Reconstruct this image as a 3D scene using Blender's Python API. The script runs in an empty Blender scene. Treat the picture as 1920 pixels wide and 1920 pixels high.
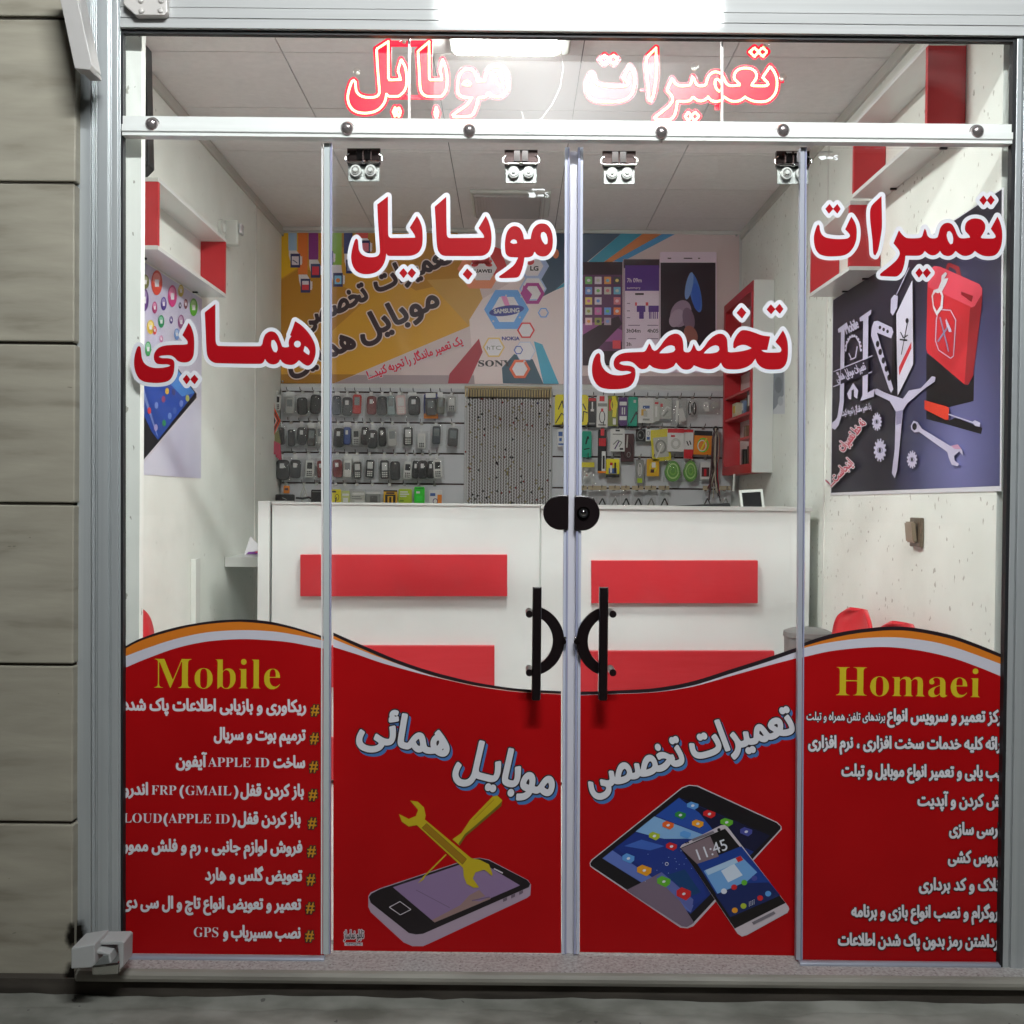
import bpy, bmesh, math, random, unicodedata
import numpy as np
from mathutils import Vector, Matrix
R = math.radians
random.seed(7)
SC = bpy.context.scene
COL = SC.collection

# ------------------------------------------------------------------ camera, world, exposure
F = 1923.0; HC = 1.15; DG = 2.587; PITCH = 0.013; ROLL = 0.0095
CAM = Vector((0, -DG, HC))
fwd = Vector((0, math.cos(PITCH), -math.sin(PITCH)))
up0 = Vector((0, math.sin(PITCH), math.cos(PITCH))); rt0 = Vector((1, 0, 0))
rt = rt0 * math.cos(ROLL) + up0 * math.sin(ROLL)
up = up0 * math.cos(ROLL) - rt0 * math.sin(ROLL)
cd = bpy.data.cameras.new('camera'); cam = bpy.data.objects.new('camera', cd); COL.objects.link(cam)
cam.matrix_world = Matrix(((rt.x, up.x, -fwd.x, CAM.x), (rt.y, up.y, -fwd.y, CAM.y), (rt.z, up.z, -fwd.z, CAM.z), (0, 0, 0, 1)))
cd.sensor_width = 36; cd.lens = 36 * F / 1920; cd.clip_start = 0.05; cd.clip_end = 500
SC.camera = cam
w = bpy.data.worlds.new('World'); SC.world = w; w.use_nodes = True
nt = w.node_tree; bg = nt.nodes['Background']
sky = nt.nodes.new('ShaderNodeTexSky'); sky.sky_type = 'NISHITA'; sky.sun_disc = False
sky.sun_elevation = R(-3); sky.sun_rotation = R(0)
nt.links.new(sky.outputs[0], bg.inputs[0]); bg.inputs[1].default_value = 0.10
SC.view_settings.view_transform = 'Standard'; SC.view_settings.look = 'None'
SC.view_settings.exposure = 0.0; SC.view_settings.gamma = 1
SC.render.engine = 'CYCLES'
SC.cycles.use_denoising = True
SC.cycles.max_bounces = 10; SC.cycles.diffuse_bounces = 5; SC.cycles.glossy_bounces = 4
SC.cycles.transparent_max_bounces = 40; SC.cycles.sample_clamp_indirect = 6
INNER_LAMP = 83.0; OUTER_LAMP = 325.0; SOFT_GLOW = 8.5

# ------------------------------------------------------------------ pixel -> plane
def ray(u, v): return (fwd * F + rt * (u - 960) + up * (960 - v))
class Plane:
    def __init__(s, p, n): s.p = Vector(p); s.n = Vector(n).normalized()
    def at(s, u, v, off=0.0):
        d = ray(u, v); t = (s.p - CAM).dot(s.n) / d.dot(s.n)
        return CAM + d * t + s.n * off
def PY(y): return Plane((0, y, 0), (0, -1, 0))
def P(u, v, y): return PY(y).at(u, v)
XL, XR, YB, ZC = -1.28, 1.25, 3.07, 2.63      # left wall, right wall, back wall, ceiling
LEFT = Plane((XL, 0, 0), (1, 0, 0)); RIGHT = Plane((XR, 0, 0), (-1, 0, 0)); BACK = PY(YB)

# ------------------------------------------------------------------ materials
def lin(c): return tuple((x / 255 / 12.92) if x / 255 <= .04045 else ((x / 255 + .055) / 1.055) ** 2.4 for x in c)
MATS = {}
def mat(name, col=None, rough=.5, metal=0, emit=None, es=0, spec=None, coat=0, raw=None):
    if name in MATS: return MATS[name]
    m = bpy.data.materials.new(name); m.use_nodes = True
    b = m.node_tree.nodes['Principled BSDF']
    c = raw if raw else lin(col)
    b.inputs['Base Color'].default_value = (*c, 1); b.inputs['Roughness'].default_value = rough
    b.inputs['Metallic'].default_value = metal
    if spec is not None: b.inputs['Specular IOR Level'].default_value = spec
    if coat: b.inputs['Coat Weight'].default_value = coat; b.inputs['Coat Roughness'].default_value = .08
    if emit: b.inputs['Emission Color'].default_value = (*emit, 1); b.inputs['Emission Strength'].default_value = es
    MATS[name] = m; return m
def N(m, t, **k):
    n = m.node_tree.nodes.new(t)
    for a, v in k.items(): setattr(n, a, v)
    return n
def L(m, a, b): m.node_tree.links.new(a, b)
def noise_color(m, c1, c2, scale=(6, 6, 6), detail=6, lo=.35, hi=.65, bump=0, rough=None, nscale=1, dist=0):
    """two-tone procedural noise on object coordinates, optional bump"""
    b = m.node_tree.nodes['Principled BSDF']
    tc = N(m, 'ShaderNodeTexCoord'); mp = N(m, 'ShaderNodeMapping'); mp.inputs['Scale'].default_value = scale
    nz = N(m, 'ShaderNodeTexNoise'); nz.inputs['Scale'].default_value = nscale; nz.inputs['Detail'].default_value = detail
    nz.inputs['Distortion'].default_value = dist
    cr = N(m, 'ShaderNodeValToRGB'); cr.color_ramp.elements[0].position = lo; cr.color_ramp.elements[1].position = hi
    cr.color_ramp.elements[0].color = (*c1, 1); cr.color_ramp.elements[1].color = (*c2, 1)
    L(m, tc.outputs['Object'], mp.inputs[0]); L(m, mp.outputs[0], nz.inputs[0]); L(m, nz.outputs[0], cr.inputs[0])
    L(m, cr.outputs[0], b.inputs['Base Color'])
    if bump:
        bp = N(m, 'ShaderNodeBump'); bp.inputs['Strength'].default_value = bump; bp.inputs['Distance'].default_value = .004
        L(m, nz.outputs[0], bp.inputs['Height']); L(m, bp.outputs[0], b.inputs['Normal'])
    return cr, tc, b
def flecks(m, cr, tc, color, scale, thr, stretch=(1, 1, 1), dens=.5):
    """scattered small dark flecks mixed over the ramp"""
    mp = N(m, 'ShaderNodeMapping'); mp.inputs['Scale'].default_value = stretch
    nz = N(m, 'ShaderNodeTexNoise'); nz.inputs['Scale'].default_value = scale * 1.6; nz.inputs['Detail'].default_value = 2
    sc = N(m, 'ShaderNodeVectorMath', operation='SCALE'); sc.inputs['Scale'].default_value = .9 / scale
    ad = N(m, 'ShaderNodeVectorMath', operation='ADD'); vo = N(m, 'ShaderNodeTexVoronoi'); vo.inputs['Scale'].default_value = scale
    sp = N(m, 'ShaderNodeSeparateColor'); r1 = N(m, 'ShaderNodeMath', operation='MULTIPLY'); r1.inputs[1].default_value = thr
    gt = N(m, 'ShaderNodeMath', operation='LESS_THAN'); g2 = N(m, 'ShaderNodeMath', operation='LESS_THAN'); g2.inputs[1].default_value = dens
    ml = N(m, 'ShaderNodeMath', operation='MULTIPLY'); m3 = N(m, 'ShaderNodeMath', operation='MULTIPLY'); m3.inputs[1].default_value = .8
    mx = N(m, 'ShaderNodeMixRGB'); mx.inputs['Color2'].default_value = (*color, 1)
    L(m, tc.outputs['Object'], mp.inputs[0]); L(m, mp.outputs[0], nz.inputs[0]); L(m, nz.outputs['Color'], sc.inputs[0]); L(m, mp.outputs[0], ad.inputs[0]); L(m, sc.outputs[0], ad.inputs[1])
    L(m, ad.outputs[0], vo.inputs[0]); L(m, vo.outputs['Color'], sp.inputs[0]); L(m, sp.outputs[0], r1.inputs[0]); L(m, vo.outputs['Distance'], gt.inputs[0]); L(m, r1.outputs[0], gt.inputs[1])
    L(m, sp.outputs[1], g2.inputs[0]); L(m, gt.outputs[0], ml.inputs[0]); L(m, g2.outputs[0], ml.inputs[1]); L(m, ml.outputs[0], m3.inputs[0]); gt = m3
    b = m.node_tree.nodes['Principled BSDF']
    src = b.inputs['Base Color'].links[0].from_socket
    L(m, gt.outputs[0], mx.inputs[0]); L(m, src, mx.inputs[1]); L(m, mx.outputs[0], b.inputs['Base Color'])

M_wall = mat('cream_wallpaper', (232, 232, 222), .75)
_c = noise_color(M_wall, (.76, .78, .725), (.84, .86, .81), (5, 5, 5), 5, .3, .7, .08)
flecks(M_wall, _c[0], _c[1], (.40, .38, .33), 36, .25, (1, 1, .7), .55)
M_strip = mat('wallpaper_lit_copy', raw=(.9, .9, .85), rough=.7); _c = noise_color(M_strip, (.84, .85, .80), (.91, .91, .87), (5, 5, 5), 5, .3, .7); flecks(M_strip, _c[0], _c[1], (.36, .34, .29), 34, .22, (1, 1, .7), .6)  # paler copy of the wallpaper; stronger light is put into its colour
M_ceil = mat('ceiling_tile', (200, 195, 190), .9)
noise_color(M_ceil, (.80, .775, .77), (.86, .835, .83), (40, 40, 40), 4, .3, .7, .1)
M_stone = mat('travertine', (150, 140, 125), .6)
cr, tc, b = noise_color(M_stone, (.225, .20, .155), (.385, .352, .285), (3.5, 3.5, 20), 15, .28, .70, .5, dist=.2)
cr.color_ramp.elements.new(.42).color = (.315, .287, .23, 1)
flecks(M_stone, cr, tc, (.17, .15, .115), 30, .16, (.5, .5, 1.5), .5)
M_gran = mat('granite_sill', (170, 165, 160), .45)
cr, tc, b = noise_color(M_gran, (.28, .25, .24), (.46, .44, .43), (120, 120, 120), 6, .34, .62, .1)
flecks(M_gran, cr, tc, (.14, .11, .11), 130, .42, (1, 1, 1), .4)
M_nose = mat('worn_nosing', raw=(.3, .28, .25), rough=.6); noise_color(M_nose, (.20, .185, .16), (.33, .31, .27), (3, 14, 14), 9, .3, .7, .3)
M_conc = mat('pavement_concrete', (120, 120, 112), .85)
cr, tc, b = noise_color(M_conc, (.12, .118, .10), (.30, .295, .265), (5, 9, 5), 12, .32, .66, .5)
flecks(M_conc, cr, tc, (.07, .065, .06), 26, .2, (1, 1, 1), .5)
M_riser = mat('riser_shadow_tone', (70, 60, 50), .9); noise_color(M_riser, (.035, .028, .022), (.075, .062, .05), (5, 5, 30), 8)  # recess shadow under the sill is put into this near-black colour
M_alu = mat('grey_aluminium', (175, 180, 183), .38, .35)
noise_color(M_alu, (.42, .445, .46), (.52, .54, .55), (60, 60, .6), 5, .3, .7)
M_beam = mat('white_aluminium', (215, 216, 214), .03, .1)
noise_color(M_beam, (.44, .44, .44), (.50, .50, .50), (.6, 60, 60), 4, .3, .7)
M_track = mat('track_white', (222, 224, 220), .3)
cr, tc, b = noise_color(M_track, (.72, .73, .71), (.80, .81, .79), (3, 30, 40), 6, .3, .7)
flecks(M_track, cr, tc, (.30, .31, .30), 11, .14, (.5, 2, 2), .3)
M_gasket = mat('rubber_gasket', (22, 22, 26), .6)
M_chrome = mat('chrome', (205, 200, 200), .08, 1)
M_steel = mat('steel', (190, 190, 185), .25, 1)
M_bolt = mat('bolt_steel', raw=(.42, .37, .37), rough=.22, metal=.75)
M_dkchrome = mat('dark_chrome', (92, 80, 78), .18, 1)
M_handle = mat('handle_black', (30, 22, 24), .28, .3)
M_white = mat('white_melamine', (232, 234, 230), .28)
noise_color(M_white, (.655, .665, .65), (.70, .71, .695), (2, 2, 2), 5, .3, .7)
M_edge = mat('white_edge', (214, 216, 210), .4)
M_red = mat('red_melamine', (196, 30, 38), .4)
cr, tc, b = noise_color(M_red, (.50, .022, .03), (.56, .03, .04), (3, 3, 3), 5, .3, .7)
M_floor = mat('floor_tile', (190, 188, 182), .35); noise_color(M_floor, (.60, .59, .57), (.70, .69, .67), (5, 5, 5), 6)
M_dark = mat('back_room_paint', (150, 145, 140), .9)
M_slat = mat('slatwall_grey', (200, 202, 206), .4); noise_color(M_slat, (.58, .59, .62), (.63, .64, .67), (2, 2, 2), 4)
M_groove = mat('slat_groove', (58, 36, 34), .7)
M_black = mat('black_plastic', (20, 20, 22), .35)
M_seal = mat('clear_seal', (192, 195, 212), .25); 
M_seal2 = mat('clear_seal_edge', (158, 160, 188), .2)
M_lampface = mat('lamp_diffuser', (255, 255, 255), .5, emit=(.96, 1.0, .965), es=INNER_LAMP)
M_flood = mat('tube_diffuser', (255, 255, 255), .5, emit=(.95, 1.0, 1.0), es=OUTER_LAMP)
M_soft = mat('wash_glow_board', (235, 235, 235), .5, emit=(.97, 1.0, 1.0), es=SOFT_GLOW)  # invented board; its own glow fades outward to make the wash
_tc = N(M_soft, 'ShaderNodeTexCoord'); _mp = N(M_soft, 'ShaderNodeMapping'); _mp.inputs['Scale'].default_value = (1.15, .1, 1.0)
_g = N(M_soft, 'ShaderNodeTexGradient', gradient_type='SPHERICAL'); _m = N(M_soft, 'ShaderNodeMath', operation='MULTIPLY'); _m.inputs[1].default_value = SOFT_GLOW
L(M_soft, _tc.outputs['Object'], _mp.inputs[0]); L(M_soft, _mp.outputs[0], _g.inputs[0]); L(M_soft, _g.outputs[1], _m.inputs[0]); L(M_soft, _m.outputs[0], M_soft.node_tree.nodes['Principled BSDF'].inputs['Emission Strength'])
M_ledplate = mat('led_plate', (140, 8, 26), .3, emit=(1, .012, .06), es=1.1)
M_led = mat('led_dot', (255, 230, 200), .3, emit=(1.0, .50, .22), es=5)
M_plredd = mat('red_plastic', (205, 38, 48), .3)

def schlick_clear(name, tint, base=.04, rough=.0, bump=0, white=0, dust=0):
    """thin clear sheet: see-through, with a mirror share that grows at grazing angles"""
    m = bpy.data.materials.new(name); m.use_nodes = True; n = m.node_tree.nodes; n.clear()
    out = N(m, 'ShaderNodeOutputMaterial'); mx = N(m, 'ShaderNodeMixShader')
    tr = N(m, 'ShaderNodeBsdfTransparent'); tr.inputs[0].default_value = (*tint, 1)
    gl = N(m, 'ShaderNodeBsdfGlossy'); gl.inputs['Roughness'].default_value = rough
    ge = N(m, 'ShaderNodeNewGeometry'); dt = N(m, 'ShaderNodeVectorMath', operation='DOT_PRODUCT')
    ab = N(m, 'ShaderNodeMath', operation='ABSOLUTE'); om = N(m, 'ShaderNodeMath', operation='SUBTRACT'); om.inputs[0].default_value = 1
    pw = N(m, 'ShaderNodeMath', operation='POWER'); pw.inputs[1].default_value = 5
    ma = N(m, 'ShaderNodeMath', operation='MULTIPLY_ADD'); ma.inputs[1].default_value = 1 - base; ma.inputs[2].default_value = base
    L(m, ge.outputs['Normal'], dt.inputs[0]); L(m, ge.outputs['Incoming'], dt.inputs[1]); L(m, dt.outputs['Value'], ab.inputs[0])
    L(m, ab.outputs[0], om.inputs[1]); L(m, om.outputs[0], pw.inputs[0]); L(m, pw.outputs[0], ma.inputs[0])
    L(m, ma.outputs[0], mx.inputs[0]); L(m, tr.outputs[0], mx.inputs[1]); L(m, gl.outputs[0], mx.inputs[2])
    last = mx.outputs[0]
    if dust:
        t2 = N(m, 'ShaderNodeTexCoord'); n1 = N(m, 'ShaderNodeTexNoise'); n1.inputs['Scale'].default_value = 3.2; n1.inputs['Detail'].default_value = 9; n1.inputs['Distortion'].default_value = 1.5
        mr = N(m, 'ShaderNodeMapRange'); mr.inputs['From Min'].default_value = .5; mr.inputs['From Max'].default_value = .85; mr.inputs['To Max'].default_value = dust
        d2 = N(m, 'ShaderNodeBsdfDiffuse'); d2.inputs[0].default_value = (.7, .7, .7, 1); m4 = N(m, 'ShaderNodeMixShader')
        L(m, t2.outputs['Object'], n1.inputs[0]); L(m, n1.outputs[0], mr.inputs[0]); L(m, mr.outputs[0], m4.inputs[0]); L(m, last, m4.inputs[1]); L(m, d2.outputs[0], m4.inputs[2]); last = m4.outputs[0]
    if bump:
        tc = N(m, 'ShaderNodeTexCoord'); nz = N(m, 'ShaderNodeTexNoise'); nz.inputs['Scale'].default_value = 55; nz.inputs['Detail'].default_value = 2
        bp = N(m, 'ShaderNodeBump'); bp.inputs['Strength'].default_value = bump; bp.inputs['Distance'].default_value = .01
        L(m, tc.outputs['Object'], nz.inputs[0]); L(m, nz.outputs[0], bp.inputs['Height']); L(m, bp.outputs[0], gl.inputs['Normal'])
    if white:
        m2 = N(m, 'ShaderNodeMixShader'); m2.inputs[0].default_value = white; df = N(m, 'ShaderNodeBsdfDiffuse'); df.inputs[0].default_value = (.85, .85, .85, 1)
        L(m, last, m2.inputs[1]); L(m, df.outputs[0], m2.inputs[2]); last = m2.outputs[0]
    L(m, last, out.inputs[0]); MATS[name] = m; return m
M_glass = schlick_clear('glass', (.985, .99, .985), .043, dust=.035)
M_bag = schlick_clear('clear_bag', (.97, .97, .965), .045, .10, 1.0, .012)

# ------------------------------------------------------------------ objects
def root_of(o):
    while o.parent: o = o.parent
    return o
def tag(o, label=None, cat=None, group=None, kind=None):
    if label: o['label'] = label
    if cat: o['category'] = cat
    if group: o['group'] = group
    if kind: o['kind'] = kind
    return o
def thing(name, label, cat, loc=(0, 0, 0), group=None):
    o = bpy.data.objects.new(name, None); o.empty_display_size = .05; COL.objects.link(o); o.location = loc
    return tag(o, label, cat, group)
class MB:
    def __init__(s): s.v = []; s.f = []; s.m = []; s.mats = []; s.sm = []
    def mi(s, m):
        if m not in s.mats: s.mats.append(m)
        return s.mats.index(m)
    def add(s, vs, fs, m, smooth=False):
        o = len(s.v); s.v += [tuple(x) for x in vs]; i = s.mi(m)
        for f in fs: s.f.append([a + o for a in f]); s.m.append(i); s.sm.append(smooth)
    def box(s, x0, x1, y0, y1, z0, z1, m, bev=0):
        if bev:
            bm = bmesh.new(); bmesh.ops.create_cube(bm, size=1)
            for v in bm.verts: v.co = Vector(((x0 + x1) / 2 + v.co.x * (x1 - x0), (y0 + y1) / 2 + v.co.y * (y1 - y0), (z0 + z1) / 2 + v.co.z * (z1 - z0)))
            bmesh.ops.bevel(bm, geom=bm.edges[:], offset=bev, segments=2, affect='EDGES', profile=.5)
            s.bm(bm, m); return
        s.add([(x0, y0, z0), (x1, y0, z0), (x1, y1, z0), (x0, y1, z0), (x0, y0, z1), (x1, y0, z1), (x1, y1, z1), (x0, y1, z1)],
              [(0, 3, 2, 1), (4, 5, 6, 7), (0, 1, 5, 4), (1, 2, 6, 5), (2, 3, 7, 6), (3, 0, 4, 7)], m)
    def bm(s, bm, m, smooth=False):
        bm.verts.index_update(); s.add([v.co[:] for v in bm.verts], [[v.index for v in f.verts] for f in bm.faces], m, smooth); bm.free()
    def prism(s, front, back, m, caps=True):
        n = len(front); fs = [[i, (i + 1) % n, n + (i + 1) % n, n + i] for i in range(n)]
        if caps: fs += [list(range(n))[::-1], list(range(n, 2 * n))]
        s.add(list(front) + list(back), fs, m)
    def slab(s, poly, y0, y1, m):                 # photo outline on the plane Y = y0, extruded straight back to y1
        f = [P(u, v, y0) for u, v in poly]; s.prism(f, [Vector((p.x, y1, p.z)) for p in f], m)
    def rect(s, u0, v0, u1, v1, y0, y1, m): s.slab([(u0, v0), (u1, v0), (u1, v1), (u0, v1)], y0, y1, m)
    def cyl(s, a, b, r, m, seg=16, r2=None, caps=True, smooth=True):
        a = Vector(a); b = Vector(b); d = (b - a).normalized(); t = d.orthogonal().normalized(); q = d.cross(t); r2 = r if r2 is None else r2
        A = [a + (t * math.cos(2 * math.pi * i / seg) + q * math.sin(2 * math.pi * i / seg)) * r for i in range(seg)]
        B = [b + (t * math.cos(2 * math.pi * i / seg) + q * math.sin(2 * math.pi * i / seg)) * r2 for i in range(seg)]
        s.add(A + B, [[i, (i + 1) % seg, seg + (i + 1) % seg, seg + i] for i in range(seg)], m, smooth)
        if caps: s.add(A, [list(range(seg))[::-1]], m); s.add(B, [list(range(seg))], m)
    def tube(s, pts, r, m, seg=8):
        for a, b in zip(pts[:-1], pts[1:]):
            if (Vector(a) - Vector(b)).length > 1e-6: s.cyl(a, b, r, m, seg)
    def ball(s, c, r, m, sub=2, sc=(1, 1, 1)):
        bm = bmesh.new(); bmesh.ops.create_icosphere(bm, subdivisions=sub, radius=r)
        for v in bm.verts: v.co = Vector((c[0] + v.co.x * sc[0], c[1] + v.co.y * sc[1], c[2] + v.co.z * sc[2]))
        s.bm(bm, m, True)
    def build(s, name, parent=None, bevel=0):
        me = bpy.data.meshes.new(name); off = root_of(parent).location if parent else Vector((0, 0, 0))
        me.from_pydata([(Vector(v) - off)[:] for v in s.v], [], s.f)
        for m in s.mats: me.materials.append(m)
        me.polygons.foreach_set('material_index', s.m); me.polygons.foreach_set('use_smooth', s.sm)
        me.update(); o = bpy.data.objects.new(name, me); COL.objects.link(o)
        if parent: o.parent = parent
        if bevel:
            md = o.modifiers.new('bevel', 'BEVEL'); md.width = bevel; md.segments = 2; md.limit_method = 'ANGLE'
        return o
def recalc(o):
    bm = bmesh.new(); bm.from_mesh(o.data); bmesh.ops.recalc_face_normals(bm, faces=bm.faces[:]); bm.to_mesh(o.data); bm.free()

# ------------------------------------------------------------------ 2D outlines: distance field and filled marching squares
class Field:
    def __init__(s, loops, cell, rmax, evenodd=False):
        allp = np.concatenate(loops); pad = rmax + 3 * cell
        s.c = cell; s.x0, s.y0 = allp.min(0) - pad; x1, y1 = allp.max(0) + pad
        nx = int((x1 - s.x0) / cell) + 2; ny = int((y1 - s.y0) / cell) + 2
        W = np.zeros((ny, nx + 1)); D = np.full((ny, nx), rmax + 2 * cell)
        rr = rmax + 2 * cell
        for lp in loops:
            A = (lp - (s.x0, s.y0)) / cell; B = np.roll(A, -1, 0)
            for (ax, ay), (bx, by) in zip(A, B):
                if ay != by:
                    lo, hi = (ay, by) if ay < by else (by, ay)
                    j = np.arange(math.ceil(lo), math.ceil(hi))
                    if len(j):
                        xs = ax + (j - ay) * (bx - ax) / (by - ay)
                        W[j, np.ceil(xs).astype(int)] += 1 if by > ay else -1
                k = rr / cell
                i0, i1 = max(0, int(min(ax, bx) - k)), min(nx, int(max(ax, bx) + k) + 2)
                j0, j1 = max(0, int(min(ay, by) - k)), min(ny, int(max(ay, by) + k) + 2)
                X = np.arange(i0, i1)[None, :] - ax; Y = np.arange(j0, j1)[:, None] - ay
                dx, dy = bx - ax, by - ay; l2 = dx * dx + dy * dy
                if l2 < 1e-9: continue
                t = np.clip((X * dx + Y * dy) / l2, 0, 1)
                d = np.sqrt((X - t * dx) ** 2 + (Y - t * dy) ** 2) * cell
                np.minimum(D[j0:j1, i0:i1], d, out=D[j0:j1, i0:i1])
        W = np.cumsum(W, 1)[:, :nx]
        ins = (np.abs(W) % 2 > .5) if evenodd else (np.abs(W) > .5)
        s.sd = np.where(ins, -D, D)
    def fill(s, level):
        f = s.sd - level; ins = f < 0; c = s.c
        cnt = ins[:-1, :-1].astype(int) + ins[1:, :-1] + ins[:-1, 1:] + ins[1:, 1:]
        V = []; Fa = []
        full = cnt == 4
        for j in np.nonzero(full.any(1))[0]:
            e = np.diff(np.concatenate(([0], full[j].astype(int), [0])))
            for a, b in zip(np.nonzero(e == 1)[0], np.nonzero(e == -1)[0]):
                n = len(V); V += [(a, j), (b, j), (b, j + 1), (a, j + 1)]; Fa.append((n, n + 1, n + 2, n + 3))
        for j, i in zip(*np.nonzero((cnt > 0) & (cnt < 4))):
            cs = ((i, j), (i + 1, j), (i + 1, j + 1), (i, j + 1)); n = len(V)
            for k in range(4):
                p, q = cs[k], cs[(k + 1) % 4]; a, b = f[p[1], p[0]], f[q[1], q[0]]
                if a < 0: V.append(p)
                if (a < 0) != (b < 0):
                    t = a / (a - b); V.append((p[0] + t * (q[0] - p[0]), p[1] + t * (q[1] - p[1])))
            if len(V) - n > 2: Fa.append(tuple(range(n, len(V))))
            else: del V[n:]
        return [(s.x0 + x * c, s.y0 + y * c) for x, y in V], Fa

def spline(pts, step=6):
    """closed curve through pts, sharp where the outline turns hard"""
    n = len(pts); p = [Vector(a) for a in pts]; out = []
    def corner(i):
        a = p[i] - p[i - 1]; b = p[(i + 1) % n] - p[i]
        return a.length < 1e-6 or b.length < 1e-6 or a.angle(b) > R(52)
    cn = [corner(i) for i in range(n)]
    for i in range(n):
        a, b = p[i], p[(i + 1) % n]; d = b - a
        t0 = d if cn[i] else (b - p[i - 1]) * .5; t1 = d if cn[(i + 1) % n] else (p[(i + 2) % n] - a) * .5
        l = d.length
        if t0.length > l: t0 = t0 * (l / t0.length)
        if t1.length > l: t1 = t1 * (l / t1.length)
        k = max(1, int(l / step))
        for q in range(k):
            t = q / k; out.append(((2*t**3-3*t*t+1) * a + (t**3-2*t*t+t) * t0 + (-2*t**3+3*t*t) * b + (t**3-t*t) * t1)[:2])
    return np.array(out)

# ------------------------------------------------------------------ Persian lettering
AD = {}; LIG = {}
for cp in list(range(0xFB50, 0xFE00)) + list(range(0xFE70, 0xFEFD)):
    d = unicodedata.decomposition(chr(cp)).split()
    if len(d) == 2 and d[0] in ('<isolated>', '<initial>', '<medial>', '<final>'): AD.setdefault(chr(int(d[1], 16)), {})[d[0][1:4]] = chr(cp)
    if len(d) == 3 and d[1] == '0644' and d[0] in ('<isolated>', '<final>') and d[2] in ('0627', '0622', '0623'): LIG[(chr(int(d[2], 16)), d[0][1:4])] = chr(cp)
def shape(s):
    out = []; n = len(s); i = 0; prev = False
    jl = lambda c: 'ini' in AD.get(c, {}) or c == 'ـ'
    jr = lambda c: 'fin' in AD.get(c, {}) or c == 'ـ'
    while i < n:
        c = s[i]
        if c == 'ل' and i + 1 < n and (s[i + 1], 'iso') in LIG:
            out.append(LIG[(s[i + 1], 'fin' if prev else 'iso')]); prev = False; i += 2; continue
        if c not in AD: out.append(c); prev = (c == 'ـ'); i += 1; continue
        nx = i + 1 < n and jl(c) and jr(s[i + 1])
        out.append(AD[c].get({(0, 0): 'iso', (0, 1): 'ini', (1, 1): 'med', (1, 0): 'fin'}[(int(prev), int(nx))]) or AD[c]['iso']); prev = nx; i += 1
    return ''.join(reversed(out))
def serif(s):
    return ''.join(chr(0x1D400 + ord(c) - 65) if 'A' <= c <= 'Z' else chr(0x1D41A + ord(c) - 97) if 'a' <= c <= 'z' else c for c in s)
def glyph_loops(body, space=1.0):
    c = bpy.data.curves.new('txt', 'FONT'); c.body = body; c.size = 1; c.fill_mode = 'NONE'; c.resolution_u = 4; c.space_word = space
    o = bpy.data.objects.new('txt', c); COL.objects.link(o)
    me = bpy.data.meshes.new_from_object(o.evaluated_get(bpy.context.evaluated_depsgraph_get()))
    nb = {}
    for e in me.edges:
        a, b = e.vertices; nb.setdefault(a, []).append(b); nb.setdefault(b, []).append(a)
    seen = set(); loops = []
    for v in range(len(me.vertices)):
        if v in seen or v not in nb: continue
        lp = [v]; seen.add(v); cur = v
        while True:
            ns = [q for q in nb[cur] if q not in seen]
            if not ns: break
            cur = cur + 1 if cur + 1 in ns else ns[0]; seen.add(cur); lp.append(cur)
        if len(lp) > 2: loops.append(np.array([me.vertices[i].co[:2] for i in lp]))
    bpy.data.objects.remove(o); bpy.data.meshes.remove(me); bpy.data.curves.remove(c)
    return loops
def text_px(body, bl, br, em, shear=0):
    """font outlines stretched so that they run from pixel bl to pixel br along the baseline; em = pixels per font unit"""
    lp = glyph_loops(body); a = np.concatenate(lp); x0, x1 = a[:, 0].min(), a[:, 0].max()
    bl = np.array(bl, float); br = np.array(br, float); ex = br - bl; ln = np.hypot(*ex); ux = ex / ln; uy = np.array([ux[1], -ux[0]])
    return [bl + ((q[:, :1] - x0) / (x1 - x0)) * ex + q[:, 1:] * em * uy + q[:, 1:] * em * shear * ux for q in lp]

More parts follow.
